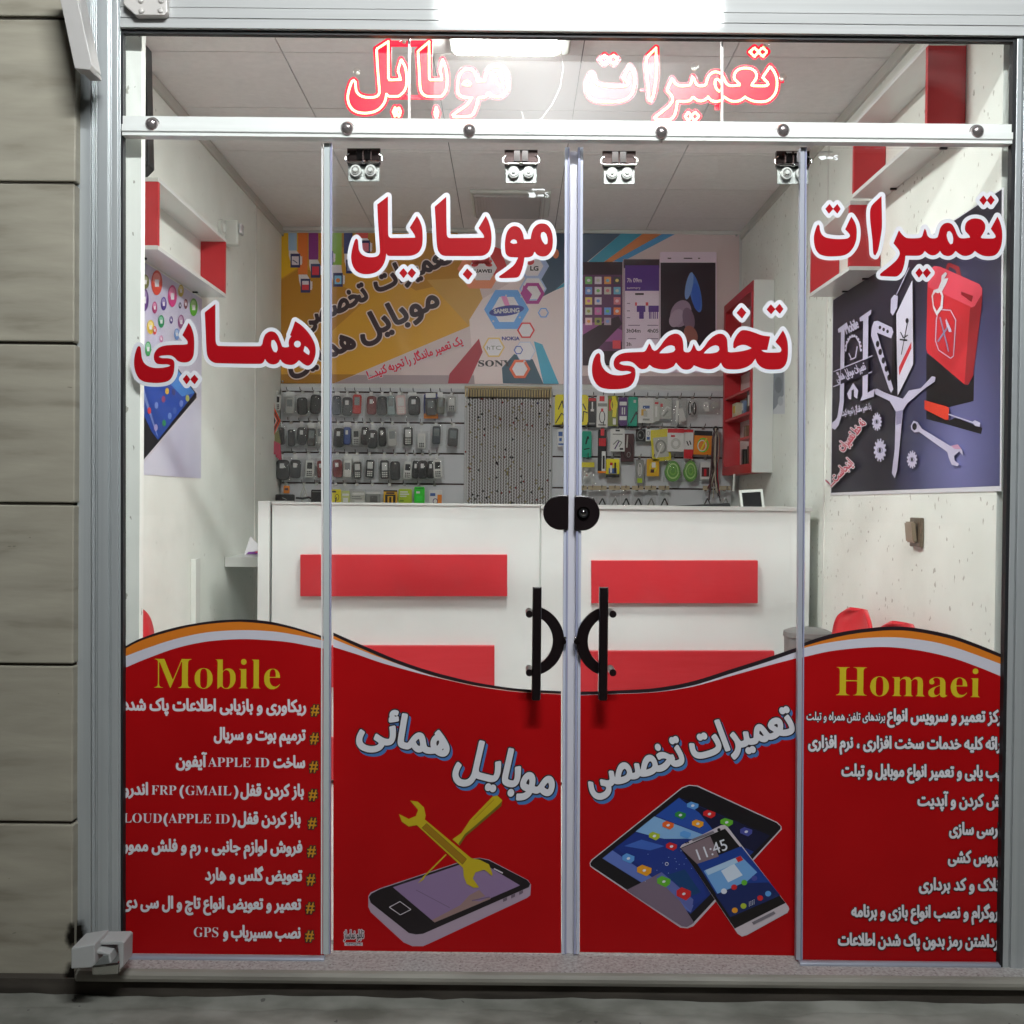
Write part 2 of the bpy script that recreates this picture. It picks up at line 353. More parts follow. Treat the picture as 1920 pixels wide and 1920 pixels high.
# ------------------------------------------------------------------ printed flat things
class Print:
    """flat printed sheet: every colour area is a thin layer in front of the one below"""
    def __init__(s, plane, off=0.0, step=.00012): s.pl = plane; s.off = off; s.k = 0; s.step = step; s.mb = MB()
    def part(s):
        q = Print(s.pl, s.off, s.step); q.k = s.k; return q
    def lay(s, vs, fs, m, layer=None):
        if layer is None: s.k += 1; layer = s.k
        s.mb.add([s.pl.at(u, v, s.off + layer * s.step) for u, v in vs], fs, m)
    def poly(s, pts, m, layer=None): s.lay(pts, [list(range(len(pts)))], m, layer)
    def rect(s, u0, v0, u1, v1, m, layer=None): s.poly([(u0, v0), (u1, v0), (u1, v1), (u0, v1)], m, layer)
    def ell(s, cx, cy, rx, ry, m, layer=None, rot=0, n=24):
        ca, sa = math.cos(rot), math.sin(rot)
        s.poly([(cx + ca * rx * math.cos(t) - sa * ry * math.sin(t), cy + sa * rx * math.cos(t) + ca * ry * math.sin(t)) for t in [2 * math.pi * i / n for i in range(n)]], m, layer)
    def strip(s, top, bot, m, layer=None):
        n = len(top); s.lay(list(top) + list(bot), [[i, i + 1, n + i + 1, n + i] for i in range(n - 1)], m, layer)
    def ring(s, cx, cy, r, t, m, layer=None, n=6, rot=0):
        o = [(cx + r * math.cos(rot + 2 * math.pi * i / n), cy + r * math.sin(rot + 2 * math.pi * i / n)) for i in range(n)]
        q = [(cx + (r - t) * math.cos(rot + 2 * math.pi * i / n), cy + (r - t) * math.sin(rot + 2 * math.pi * i / n)) for i in range(n)]
        s.lay(o + q, [[i, (i + 1) % n, n + (i + 1) % n, n + i] for i in range(n)], m, layer)
    def hexa(s, cx, cy, r, m, layer=None, rot=0): s.ell(cx, cy, r, r, m, layer, rot, 6)
    def line(s, pts, wd, m, layer=None):
        vs = []; fs = []
        for (a, b), (c, d) in zip(pts[:-1], pts[1:]):
            l = math.hypot(c - a, d - b) or 1; nx, ny = -(d - b) / l * wd / 2, (c - a) / l * wd / 2; n = len(vs)
            vs += [(a + nx, b + ny), (c + nx, d + ny), (c - nx, d - ny), (a - nx, b - ny)]; fs.append([n, n + 1, n + 2, n + 3])
        s.lay(vs, fs, m, layer)
    def loops(s, loops, levels, cell=.8, evenodd=False):
        """levels: list of (offset px, material), widest first"""
        f = Field(loops, cell, max(l for l, _ in levels), evenodd)
        for l, m in levels:
            v, fa = f.fill(l)
            if fa: s.lay(v, fa, m)
    def text(s, body, bl, br, em, levels, cell=.75, shift=None, shear=0, cut=None):
        lp = text_px(body, bl, br, em, shear)
        if shift: s.loops([q + np.array(shift[0]) for q in lp], [shift[1]], cell)
        s.loops(lp, levels, cell)
    def build(s, name, parent=None): return s.mb.build(name, parent)
def C(name, rgb, g=1.0, rough=.4): return mat('print_' + name, rough=rough, raw=tuple(min(.9, x * g) for x in lin(rgb)))

V_red = mat('vinyl_red', rough=.38, raw=(.40, .004, .006), spec=.12); noise_color(V_red, (.38, .0036, .0055), (.43, .005, .007), (3, 3, 3), 3)
V_letter = mat('vinyl_letter_red', rough=.35, raw=(.36, .005, .010), spec=.12)
V_white = mat('vinyl_white', rough=.4, raw=(.68, .67, .72))
V_lilac = mat('vinyl_lilac', rough=.4, raw=(.62, .60, .68))
V_black = mat('vinyl_black', rough=.4, raw=(.018, .010, .014))
V_orange = mat('vinyl_orange', rough=.4, raw=(.68, .19, .016))
V_yellow = mat('vinyl_yellow', rough=.4, raw=(.62, .47, .018))
V_blue = mat('vinyl_blue', rough=.4, raw=(.06, .17, .42))

# ================================================================== the place: ground, sill, stone, aluminium front
m = MB(); m.box(-30, 30, -60, -.095, -.3, -.092, M_conc); tag(m.build('pavement'), kind='structure')
m = MB(); m.box(-2.5, 2.6, -.070, .05, -.29, -.046, M_riser); tag(m.build('step_riser'), 'riser coloured dark for the recess shadow, under the granite door sill, above the pavement', 'step')
# lumpy mortar where the pavement meets the step
m = MB(); n = 60
xs = [-1.28 + 3.2 * i / n for i in range(n + 1)]
A = [(x, -.0715, -.086 + .005 * (math.sin(x * 9) * .5 + random.random())) for x in xs]; B = [(x, -.105 - .03 * random.random(), -.0915) for x in xs]
m.add(A + B, [[i, i + 1, n + 2 + i, n + 1 + i] for i in range(n)], M_conc, True); tag(m.build('mortar_fillet'), kind='structure')
m = MB()
prof = [(-.0702, -.0185), (-.080, -.021), (-.087, -.028), (-.088, -.036), (-.085, -.044), (-.078, -.048), (-.0702, -.048)]
x0, x1 = P(140, 1840, -.09).x, 2.6
m.prism([(x0, y, z) for y, z in prof], [(x1, y, z) for y, z in prof], M_nose); m.box(x0, x1, -.070, .089, -.045, -.018, M_gran)
tag(m.build('door_sill'), 'speckled granite sill with rounded front edge running under the glass doors', 'sill')

# stone pillar at the left: courses with open joints
m = MB(); yf = -.042
px_r = [(138, 28), (139, 338), (141, 638), (142, 940), (143, 1240), (126, 1540), (140, 1832)]
ys = [-330, 28, 337, 638, 940, 1242, 1539, 1832]
for i in range(7):
    a = P(-420, ys[i] + 2, yf).z - .001; b = P(-420, ys[i + 1] - 2, yf).z + .001
    dz = .0025 * (i % 2)
    m.box(-2.6, P(139, 940, yf).x - .001 * (i % 3), yf + dz, -.0005, b, a, M_stone, .0035)
zb = P(140, 1834, yf).z
m.box(-2.6, P(138, 1835, -.062).x, -.062, .24, P(100, 1856, -.062).z, zb - .002, M_gran, .012)
m.box(-2.6, P(134, 1900, -.045).x, -.045, .24, P(100, 1884, -.045).z, P(100, 1858, -.045).z, mat('stone_brown', raw=(.055, .03, .024), rough=.8))
m.box(-2.6, P(138, 1900, -.064).x, -.064, .24, -.3, P(100, 1888, -.064).z, M_stone, .006)
m.box(-2.6, P(132, 900, yf).x, yf + .009, -.001, zb, 2.7, mat('stone_joint', raw=(.05, .042, .032), rough=.9))
tag(m.build('stone_pillar'), 'weathered beige travertine pillar of stacked blocks left of the shop front', 'pillar')

# aluminium frame
fr = thing('shop_front_frame', 'grey aluminium frame of posts and head beam round the glass shop front', 'frame', (0, 0, 0))
def post(name, edges, y0, y1, mt, vt, vb, parent):
    q = MB()
    for (ut0, ub0), (ut1, ub1), dy in edges: q.slab([(ut0, vt), (ut1, vt), (ub1, vb), (ub0, vb)], y0 + dy, y1, mt)
    return q.build(name, parent, .0012)
post('post', [((143, 145), (171, 171), .014), ((171.5, 171.5), (174.5, 174), .004), ((175, 174.5), (178.5, 178), .008), ((179, 178.5), (182, 181.5), .002), ((182.5, 182), (203, 203), 0), ((203.5, 203.5), (206, 206), .004), ((206.5, 206.5), (209, 209), .001), ((209.5, 209.5), (221, 222), .002), ((221.5, 222.5), (226, 226), .008)], -.026, -.0005, M_alu, -60, 1838, fr)
post('post', [((1908, 1880), (1918, 1890), .004), ((1918.4, 1890.4), (1921, 1894), .008), ((1921.4, 1894.4), (2300, 2270), 0)], -.026, -.0005, M_alu, 72, 1846, fr)
q = MB()                                                     # head beam with shallow grooves
zb = P(1067, 58.5, -.03).z; prof = []
for t, d in [(0, 0), (.022, 0), (.0225, .003), (.0245, .003), (.025, 0), (.048, 0), (.0485, .002), (.050, .002), (.0505, 0), (.155, 0), (.156, .004), (.159, .004), (.16, 0), (.42, 0)]: prof.append((-.030 + d, zb + t))
prof = prof + [(-.001, zb + .42), (-.001, zb)]
xa, xb = P(225.5, 50, -.03).x, 2.2
q.prism([(xa, y, z) for y, z in prof], [(xb, y, z) for y, z in prof], M_beam); q.build('head_beam', fr)
q = MB(); q.slab([(227, 52), (1910, 69), (1906, 78), (227, 61.5)], -.018, -.0005, M_gasket); q.build('gasket', fr)
q = MB(); q.rect(226.5, 60, 230.5, 1790, -.02, -.0005, M_gasket); q.build('gasket', fr)
q = MB(); q.slab([(1900, 74), (1909, 74), (1880.5, 1836), (1874, 1836)], -.02, -.0005, M_gasket); q.build('gasket', fr)
for a, b, c, d in [(231, 1789, 609, 1793), (1498, 1801, 1873, 1805)]:
    q = MB(); p0 = P(a, b + 8, -.012); p1 = P(c, d + 8, -.012); q.cyl(p0, p1, .0115, mat('sill_rail', raw=(.44, .46, .55), rough=.3, metal=.5), 18)
    q.build('bottom_rail', fr)
br = MB(); br.slab([(229, -40), (313, -40), (313, 22), (308, 28), (254, 28), (232, 8)], -.052, -.0305, mat('painted_bracket', raw=(.52, .49, .47), rough=.4)); bo = br.build('bracket_plate', fr, .002)
for u, v in [(264, 1), (302, 1), (265, 20), (301, 19)]: rv = MB(); rv.ball(P(u, v, -.053), .0075, MATS['painted_bracket'], 2, (1, .5, 1)); rv.build('rivet', bo)

# masonry above and around the shop so that nothing outside the frame is open
m = MB(); m.box(-3.2, 3.4, .0005, .30, 2.56, 4.2, mat('render_wall', raw=(.30, .29, .26), rough=.9)); m.box(1.60, 3.4, .0005, .30, -.3, 2.555, MATS['render_wall'])
tag(m.build('upper_facade'), 'plastered wall above and right of the shop opening', 'wall')
# awning arm
aw = MB(); aw.slab([(100, -60), (133, -60), (172, 122), (168, 131), (140, 128)], -.16, -.125, mat('awning_paint', raw=(.42, .40, .39), rough=.4))
aw.slab([(133, -60), (137, -60), (174, 124), (172, 126)], -.15, -.10, MATS['awning_paint']); aw.rect(150, 125, 172, 133, -.13, -.07, MATS['awning_paint'])
tag(aw.build('awning_arm', None, .002), 'slanted grey metal awning arm bolted to the left post', 'awning arm')
# tube lamp over the pavement: only its light and its mirror image in beam and glass reach the picture
fl = thing('tube_lamp', 'white tube lamp with an added glowing board hung over the pavement, lighting the shop front', 'lamp', (.30, -2.4, 3.30))
q = MB(); q.box(-.42, 1.0, -2.52, -2.42, 2.76, 3.62, M_white, .01); q.box(.27, .31, -2.47, -.001, 3.622, 3.65, M_steel); q.build('housing', fl)
q = MB(); q.box(-.365, .975, -2.419, -2.40, 3.435, 3.535, M_flood); q.build('tube', fl)
q = MB(); q.box(-.40, .98, -2.419, -2.405, 2.885, 3.275, M_soft); o_ = q.build('glow_board', fl)  # added unseen glowing board, set where its mirror image washes the glass
c_ = Vector((.13, -2.41, 3.10)) - Vector(fl.location)
for v in o_.data.vertices: v.co -= c_
o_.location = c_
# shutter guide bracket bottom left
sb = thing('shutter_bracket', 'grey sheet metal shutter bracket at the foot of the left post', 'bracket', tuple(P(180, 1800, -.12)))
MP = mat('bracket_grey', raw=(.42, .42, .42), rough=.45)
q = MB(); q.slab([(133, 1778), (177, 1771), (178, 1808), (172, 1815), (133, 1817)], -.185, -.10, MP); q.build('box_body', sb, .003)
q = MB(); q.slab([(178, 1766), (228, 1765), (232, 1768), (231, 1812), (224, 1818), (222, 1772), (178, 1772)], -.15, -.09, MP); q.slab([(178, 1781), (206, 1788), (208, 1806), (204, 1806), (202, 1792), (178, 1788)], -.17, -.12, MP); q.build('hook_plate', sb, .002)
q = MB(); q.slab([(172, 1812), (222, 1806), (222, 1828), (172, 1829)], -.13, -.07, M_steel); q.build('roller', sb, .004)
M_soot = bpy.data.materials.new('burn_soot'); M_soot.use_nodes = True; _n = M_soot.node_tree.nodes; _n.clear()
_o = N(M_soot, 'ShaderNodeOutputMaterial'); _x = N(M_soot, 'ShaderNodeMixShader'); _t = N(M_soot, 'ShaderNodeBsdfTransparent'); _d = N(M_soot, 'ShaderNodeBsdfDiffuse'); _d.inputs[0].default_value = (.012, .010, .008, 1)
_tc = N(M_soot, 'ShaderNodeTexCoord'); _mp = N(M_soot, 'ShaderNodeMapping'); _g = N(M_soot, 'ShaderNodeTexGradient', gradient_type='SPHERICAL'); _nz = N(M_soot, 'ShaderNodeTexNoise'); _nz.inputs['Scale'].default_value = 40; _nz.inputs['Detail'].default_value = 6
_mp.inputs['Scale'].default_value = (34, 1, 23); _a = N(M_soot, 'ShaderNodeMath', operation='ADD'); _r = N(M_soot, 'ShaderNodeMapRange'); _r.inputs['From Min'].default_value = .62; _r.inputs['From Max'].default_value = 1.15
L(M_soot, _tc.outputs['Object'], _mp.inputs[0]); L(M_soot, _mp.outputs[0], _g.inputs[0]); L(M_soot, _tc.outputs['Object'], _nz.inputs[0]); L(M_soot, _g.outputs[1], _a.inputs[0]); L(M_soot, _nz.outputs[0], _a.inputs[1]); L(M_soot, _a.outputs[0], _r.inputs[0]); L(M_soot, _r.outputs[0], _x.inputs[0]); L(M_soot, _t.outputs[0], _x.inputs[1]); L(M_soot, _d.outputs[0], _x.inputs[2]); L(M_soot, _x.outputs[0], _o.inputs[0])
def soot(label, u0, v0, u1, v1, cu, cv, y):
    q = MB(); c = P(cu, cv, y); f = [P(a_, b_, y) - c for a_, b_ in [(u0, v0), (u1, v0), (u1, v1), (u0, v1)]]; q.add(f, [(0, 1, 2, 3)], M_soot)
    o = q.build('soot_stain'); o.location = c; tag(o, label, 'stain')
soot('black burn mark on the aluminium post just above the shutter bracket', 144, 1705, 172, 1772, 146, 1748, -.0265)
soot('black burn mark on the stone edge beside the shutter bracket', 108, 1705, 139.5, 1800, 139, 1752, -.0432)
soot('black smear on the stone foot below the shutter bracket', 108, 1800, 139, 1838, 136, 1826, -.0633)

# ------------------------------------------------------------------ glass
def pane(name, pts, y0, y1, parent=None):
    q = MB(); q.slab(pts, y0, y1, M_glass); o = q.build(name, parent); recalc(o); return o
tr = thing('transom_window', 'clear glass band above the sliding rail, in three panes', 'window', (0, 0, 2.1))
pane('pane', [(231, 62), (766, 66), (766, 262), (231, 258)], .006, .014, tr); pane('pane', [(768, 66), (1353, 70), (1353, 268), (768, 262)], .006, .014, tr); pane('pane', [(1355, 70), (1904, 74), (1898, 272), (1355, 268)], .006, .014, tr)
q = MB(); me_ = mat('glass_joint', raw=(.78, .74, .74), rough=.25)
q.rect(765, 68, 769, 250, .004, .016, me_); q.rect(1352.5, 72, 1356, 252, .004, .016, me_); q.build('joint_strip', tr)
sl = thing('side_window', 'fixed glass pane left of the doors behind the Mobile banner', 'window', (-.8, 0, 0), 'fixed side panes')
pane('pane', [(231, 259), (612, 265), (608, 1790), (231, 1787)], .001, .009, sl)
sr = thing('side_window', 'fixed glass pane right of the doors behind the Homaei banner', 'window', (.8, 0, 0), 'fixed side panes')
pane('pane', [(1507, 276), (1897, 278), (1875, 1806), (1499, 1800)], .001, .009, sr)

def strip(q, t, b, wd, y0, y1, mt): q.slab([(t[0] - wd / 2, t[1]), (t[0] + wd / 2, t[1]), (b[0] + wd / 2, b[1]), (b[0] - wd / 2, b[1])], y0, y1, mt)
q = MB(); strip(q, (604, 268), (603, 1789), 2.5, -.002, .012, me_); strip(q, (613, 268), (611, 1789), 10.5, -.004, .010, mat('seal_grey', raw=(.50, .54, .55), rough=.2)); strip(q, (620.5, 268), (618, 1789), 2.5, -.004, .008, M_seal2); q.build('edge_seal', sl)
q = MB(); strip(q, (1505, 276), (1497, 1800), 8, -.004, .012, mat('seal_lilac', raw=(.38, .39, .45), rough=.2)); strip(q, (1511.5, 276), (1503.5, 1800), 2.5, -.004, .008, M_seal2); q.build('edge_seal', sr)

def door(label, side, pts, seals, hang, bar, arc_c, sgn):
    d = thing('sliding_glass_door', label, 'door', tuple(P((pts[0][0] + pts[1][0]) / 2, 1788, .035)), 'sliding glass doors')
    pane('pane', pts, .032, .040, d)
    for nm, lst in seals:
        q = MB()
        for t, b, wd, mt, yy in lst: strip(q, t, b, wd, yy, .044, mt)
        q.build(nm, d)
    for u, v in hang:
        h = MB(); mg = mat('hanger_plate', raw=(.40, .42, .40), rough=.4, metal=.6)
        h.rect(u - 29, v + 25, u + 29, v + 56, .026, .031, mg); ho = h.build('roller_hanger', d, .001)
        h = MB(); h.rect(u - 31, v - 6, u + 31, v + 22, .018, .03, M_dkchrome); h.rect(u - 13, v - 5, u - 2, v + 15, .012, .02, M_chrome); h.rect(u + 2, v - 5, u + 13, v + 15, .012, .02, M_chrome)
        h.cyl(P(u - 26, v + 20, .012), P(u + 26, v + 20, .012), .003, M_chrome, 10); h.ball(P(u, v + 20, .012), .0055, M_chrome); h.rect(u - 30, v + 22, u + 30, v + 26, .02, .03, mat('hanger_dark', raw=(.1, .1, .1), rough=.3, metal=.6))
        h.tube([P(u - 27, v + 4, .016), P(u - 34, v + 10, .015), P(u - 34, v + 17, .014), P(u - 26, v + 21, .013)], .0016, M_chrome, 6); h.tube([P(u + 27, v + 4, .016), P(u + 34, v + 10, .015), P(u + 34, v + 17, .014), P(u + 26, v + 21, .013)], .0016, M_chrome, 6)
        h.build('clamp', ho)
        for du in (-14, 14):
            h = MB(); c = P(u + du, v + 38, .026); mw = mat('wheel_white', raw=(.62, .63, .60), rough=.35)
            h.cyl(c, c + Vector((0, -.012, 0)), .0145, mw, 24); h.cyl(c + Vector((0, -.012, 0)), c + Vector((0, -.015, 0)), .0105, M_steel, 20); h.cyl(c + Vector((0, -.0148, 0)), c + Vector((0, -.019, 0)), .0052, mw, 14)
            h.build('wheel', ho)
    # half-moon lock plate
    c = P(1066 if sgn < 0 else 1077, 961 if sgn < 0 else 962, .018); r = .0445
    q = MB(); pl = [(c.x, c.z - r), (c.x, c.z + r)] if sgn < 0 else [(c.x, c.z + r), (c.x, c.z - r)]
    half = [(c.x + sgn * (.020 + r * math.cos(t)), c.z + r * math.sin(t)) for t in [R(90) - R(180) * i / 24 for i in range(25)]]
    pts2 = [(c.x, c.z + r)] + half + [(c.x, c.z - r)]
    q.prism([(x, .016, z) for x, z in pts2], [(x, .032, z) for x, z in pts2], M_handle); lo = q.build('lock_plate', d, .0025); recalc(lo)
    if sgn > 0:
        q = MB(); k = P(1094, 962, .012); q.cyl(k, k + Vector((0, .008, 0)), .0165, M_dkchrome, 28, .0175); q.cyl(k + Vector((0, -.003, 0)), k, .0115, M_black, 24); q.ball(k + Vector((0, -.001, 0)), .0085, M_chrome, 2, (1, .5, 1)); q.build('lock_cylinder', lo)
    # pull handle: bar in front, half ring on the glass
    hd = MB(); a = P(bar, 1101, -.030); b = P(bar - 1, 1312, -.030); hw = .0092
    hd.box(a.x - hw, a.x + hw, -.042, -.022, b.z, a.z, M_handle); hd.box(a.x - hw - .0022, a.x - hw, -.038, -.024, b.z + .002, a.z + .001, M_chrome); hd.box(a.x + hw, a.x + hw + .0022, -.038, -.024, b.z + .002, a.z + .001, M_chrome)
    ho = hd.build('pull_handle', d, .0015)
    q = MB(); cc = P(1058 if sgn < 0 else 1080.5, 1202, .006); ro, ri = .090, .067; n = 28
    out = [(cc.x + sgn * (ro - ro * math.cos(t)), cc.z + ro * math.sin(t)) for t in [R(-74) + R(148) * i / n for i in range(n + 1)]]
    inn = [(cc.x + sgn * (.029 + ri - ri * math.cos(t)), cc.z + ri * math.sin(t)) for t in [R(-64) + R(128) * i / n for i in range(n + 1)]]
    lp = out + inn[::-1]; q.prism([(x, .004, z) for x, z in lp], [(x, .016, z) for x, z in lp], M_handle, caps=False)
    N_ = n + 1; q.add([(x, .004, z) for x, z in out + inn], [[i, i + 1, N_ + i + 1, N_ + i] for i in range(n)], M_handle); q.add([(x, .016, z) for x, z in out + inn], [[i, i + 1, N_ + i + 1, N_ + i] for i in range(n)], M_handle)
    for v in (1148, 1256):
        k = P(arc_c + sgn * 8, v, .012); q.cyl(k + Vector((0, -.045, 0)), k + Vector((0, .024, 0)), .009, M_handle, 16)
    k = P(1056 if sgn < 0 else 1082, 1203, .004); q.cyl(k, k + Vector((0, .02, 0)), .008, M_handle, 14); q.ball(P(1060 if sgn < 0 else 1079, 1196, .004), .0035, M_chrome)
    ro_ = q.build('arc_mount', ho); recalc(ro_)
    return d
cen = [((1062, 276), (1056, 1789), 5, M_seal, .024), ((1066.5, 276), (1060.5, 1789), 3, M_seal2, .02)]
cen2 = [((1086, 276), (1078, 1789), 4, M_seal2, .02), ((1091, 276), (1083.5, 1789), 5, M_seal, .024)]
dL = door('left sliding glass door carrying the wrench banner and half moon lock plate', 0, [(606, 278), (1068, 284), (1060, 1790), (604, 1785)],
          [('closing_seal', cen), ('middle_strip', [((1076, 284), (1069, 1788), 14, mat('strip_white', raw=(.62, .60, .66), rough=.25), .036)])],
          [(682, 284), (977, 287)], 1007, 1000, -1)
dR = door('right sliding glass door carrying the tablet banner and key lock', 0, [(1084, 284), (1516, 288), (1504, 1795), (1078, 1790)],
          [('closing_seal', cen2)], [(1161, 289), (1487, 289)], 1132, 1138, 1)
# sliding rail
tk = thing('sliding_door_rail', 'white sliding rail with steel dome bolts across the shop front', 'rail', (0, -.02, 2.04))
q = MB(); a, b = P(229, 240, -.03).x, P(1898, 258, -.03).x
pf = [(-.026, 2.092), (-.026, 2.071), (-.034, 2.069), (-.034, 2.053), (-.030, 2.050), (-.030, 2.043), (-.0008, 2.043), (-.0008, 2.092)]
q.prism([(a, y, z) for y, z in pf], [(b, y, z) for y, z in pf], M_track); q.build('rail_bar', tk)
for u, v in [(285, 233), (651, 241), (880, 245), (1240, 249), (1468, 245), (1832, 247)]:
    q = MB(); c = P(u, v, -.031); q.ball(c, .0165, M_bolt, 3, (1, .85, 1)); q.cyl(c + Vector((0, .002, 0)), c + Vector((0, .02, 0)), .0185, M_steel, 20); q.build('bolt', tk)

# ================================================================== inside the shop
m = MB(); m.box(-1.5, 1.5, .09, 5.0, -.1, -.012, M_floor); tag(m.build('floor'), kind='structure')
m = MB(); Mgrid = mat('ceiling_joint', raw=(.22, .21, .21), rough=.8)
xs = [XL, -.78, -.28, .22, .72, XR]; ysd = [.10, .36, .85, 1.34, 1.83, 2.32, 2.81, YB]
for i in range(5):
    for j in range(7): m.box(xs[i] + .002, xs[i + 1] - .002, ysd[j] + .0025, ysd[j + 1] - .0025, ZC, ZC + .02, M_ceil)
m.box(XL - .1, XR + .1, .1, YB + .1, ZC + .006, ZC + .05, Mgrid); tag(m.build('ceiling'), kind='structure')
M_corn = mat('cornice', raw=(.50, .48, .44), rough=.6)
def wall(name, label, x0, x1, y0, y1, seam, vis):
    t = thing(name, label, 'wall', ((x0 + x1) / 2, y0, 0))
    q = MB(); q.box(x0, x1, y0, y1, 0, ZC + .02, M_wall); q.build('wall_panel', t)
    q = MB(); q.box(vis - .012, vis + .012, .12, YB, ZC - .045, ZC - .0005, M_corn, .005); q.build('cornice', t)
    q = MB(); q.box(vis - .003, vis + .003, seam - .006, seam + .006, 0, ZC - .046, mat('seam_strip', raw=(.70, .69, .65), rough=.5)); q.build('seam_strip', t)
wall('side_wall', 'cream speckled left side wall with a red trimmed shelf and phone poster', XL - .1, XL, .06, YB + .1, 2.51, XL)
wall('side_wall', 'cream speckled right side wall with brown switch and dark tool poster', XR, XR + .1, .06, YB + .1, 1.52, XR)
# short front return left of the side pane
m = MB(); m.box(XL - .1, P(262, 900, .03).x, .03, .058, 0, 2.33, M_strip); tag(m.build('front_return'), 'narrow speckled wall strip, coloured brighter as if lit, just inside the left glass edge', 'wall')
# back wall with a curtained doorway
bw = thing('back_wall', 'back wall with white edge strips behind banner and hanging goods', 'wall', (0, YB, 0))
dx0, dx1 = P(876, 800, YB).x, P(1032, 800, YB).x; dz = P(950, 727, YB).z
q = MB(); q.box(XL - .05, dx0, YB, YB + .1, 0, ZC + .02, M_white); q.box(dx1, XR + .05, YB, YB + .1, 0, ZC + .02, M_white); q.box(dx0, dx1, YB, YB + .1, dz, ZC + .02, M_white); q.build('wall_panel', bw)
q = MB(); q.box(XL + .012, XR - .012, YB - .022, YB - .001, P(960, 437, YB).z, P(960, 431, YB).z, M_edge); q.build('cornice', bw)
m = MB()
for b in [(dx0 - .3, dx0 - .28, YB + .1, YB + 1.2, 0, 2.5), (dx1 + .28, dx1 + .3, YB + .1, YB + 1.2, 0, 2.5), (dx0 - .28, dx1 + .28, YB + 1.18, YB + 1.2, 0, 2.5), (dx0 - .3, dx1 + .3, YB + .1, YB + 1.2, 2.5, 2.52)]: m.box(*b, M_dark)
tag(m.build('back_room'), 'dark back room behind the beaded curtain', 'room')
# ceiling lamps
def clamp(label, y0, y1, lit):
    t = thing('ceiling_lamp', label, 'ceiling lamp', (-.02, (y0 + y1) / 2, ZC), 'square ceiling lamps')
    q = MB(); q.box(-.215, .175, y0 - .02, y1 + .02, ZC - .018, ZC - .0005, M_edge, .006); q.build('frame', t)
    q = MB(); q.box(-.20, .128, y0, y1, ZC - .03, ZC - .0185, M_lampface if lit else mat('prism_diffuser', raw=(.52, .49, .48), rough=.5), .01)
    if not lit:
        for i in range(24): x = -.185 + .33 * i / 23; q.box(x - .002, x + .002, y0 + .01, y1 - .01, ZC - .034, ZC - .0305, MATS['prism_diffuser'])
    q.build('diffuser', t)
clamp('lit white ceiling lamp just inside the glass above the LED sign', .36, .79, True)
clamp('unlit ribbed ceiling lamp near the banner at the back', 2.36, 2.75, False)

# counter
ct = thing('shop_counter', 'white shop counter with raised red boards on its front', 'counter', (0, 1.56, 0))
yc = 1.56
q = MB(); zt = P(760, 944, yc).z
xA, xM, xB = P(510, 1000, yc).x, P(1013.5, 1000, yc).x, P(1519, 1000, yc).x
q.box(xA, xM - .003, yc, yc + .018, .0, zt - .008, M_white); q.box(xM + .003, xB, yc, yc + .018, 0, zt - .017, M_white)
q.box(xA, xB, yc + .018, yc + .45, 0, zt - .02, M_edge); q.build('front_panel', ct, .001)
q = MB(); q.box(xA - .001, xM - .001, yc - .004, yc + .48, zt - .0075, zt, M_white); q.box(xM + .001, xB + .006, yc - .006, yc + .48, zt - .016, zt - .0005, M_white); q.build('counter_top', ct, .001)
q = MB(); q.box(P(485, 1000, yc).x, P(506.5, 1000, yc).x, yc - .015, yc + .46, 0, zt + .004, M_white); q.build('end_panel', ct, .002)
yb_ = yc - .028
for u0, v0, u1, v1 in [(563, 1040, 951, 1118), (548, 1211, 927, 1289), (560, 1384, 951, 1462), (1109, 1051, 1421, 1131), (1060, 1221, 1452, 1301), (1109, 1392, 1421, 1470)]:
    q = MB(); q.rect(u0, v0, u1, v1, yb_, yc - .0005, M_red); q.build('raised_board', ct, .0012)
# tablet and strap lying on the counter
t = thing('tablet_screen', 'small white framed tablet standing at the right end of the counter', 'tablet', tuple(P(1410, 952, 1.75)))
q = MB(); q.slab([(1386, 919), (1430, 917), (1434, 951), (1390, 953)], 1.75, 1.765, M_edge); q.slab([(1400, 926), (1420, 925), (1424, 952), (1404, 953)], 1.766, 1.80, M_edge); q.build('frame', t, .002)
q = MB(); q.slab([(1391, 924), (1426, 922), (1429, 950), (1394, 951)], 1.746, 1.7495, M_black); q.build('screen', t)
q = MB(); q.slab([(1262, 949), (1368, 943), (1371, 950), (1300, 952), (1262, 952)], 1.70, 1.78, M_black); tag(q.build('black_case', None, .002), 'flat black case lying on the counter beside the tablet', 'case')
# small desk behind the counter, left, with a paper bag
t = thing('side_desk', 'white desk board against the left wall behind the counter end', 'desk', (-1.1, 2.1, .86))
zd = P(470, 1051, 2.1).z
q = MB(); q.box(XL + .002, -.72, 1.98, 2.5, zd - .022, zd + .022, M_white); q.build('desk_top', t, .002)
q = MB(); q.box(-1.02, -1.0, 2.0, 2.45, 0, zd - .023, M_white); q.box(-.76, -.72, 2.0, 2.45, 0, zd - .023, M_white); q.build('desk_leg', t)
b = P(474, 1038, 2.2); q = MB(); M_bagp = mat('paper_bag', raw=(.62, .60, .62), rough=.7)
zb = zd + .0225; q.add([(b.x - .03, 2.16, zb), (b.x + .07, 2.15, zb), (b.x + .06, 2.24, zb), (b.x - .02, 2.25, zb), (b.x - .01, 2.19, zb + .085), (b.x + .045, 2.19, zb + .03), (b.x + .04, 2.21, zb + .03), (b.x - .008, 2.21, zb + .08)], [(0, 1, 2, 3), (0, 1, 5, 4), (1, 2, 6, 5), (2, 3, 7, 6), (3, 0, 4, 7), (4, 5, 6, 7)], M_bagp)
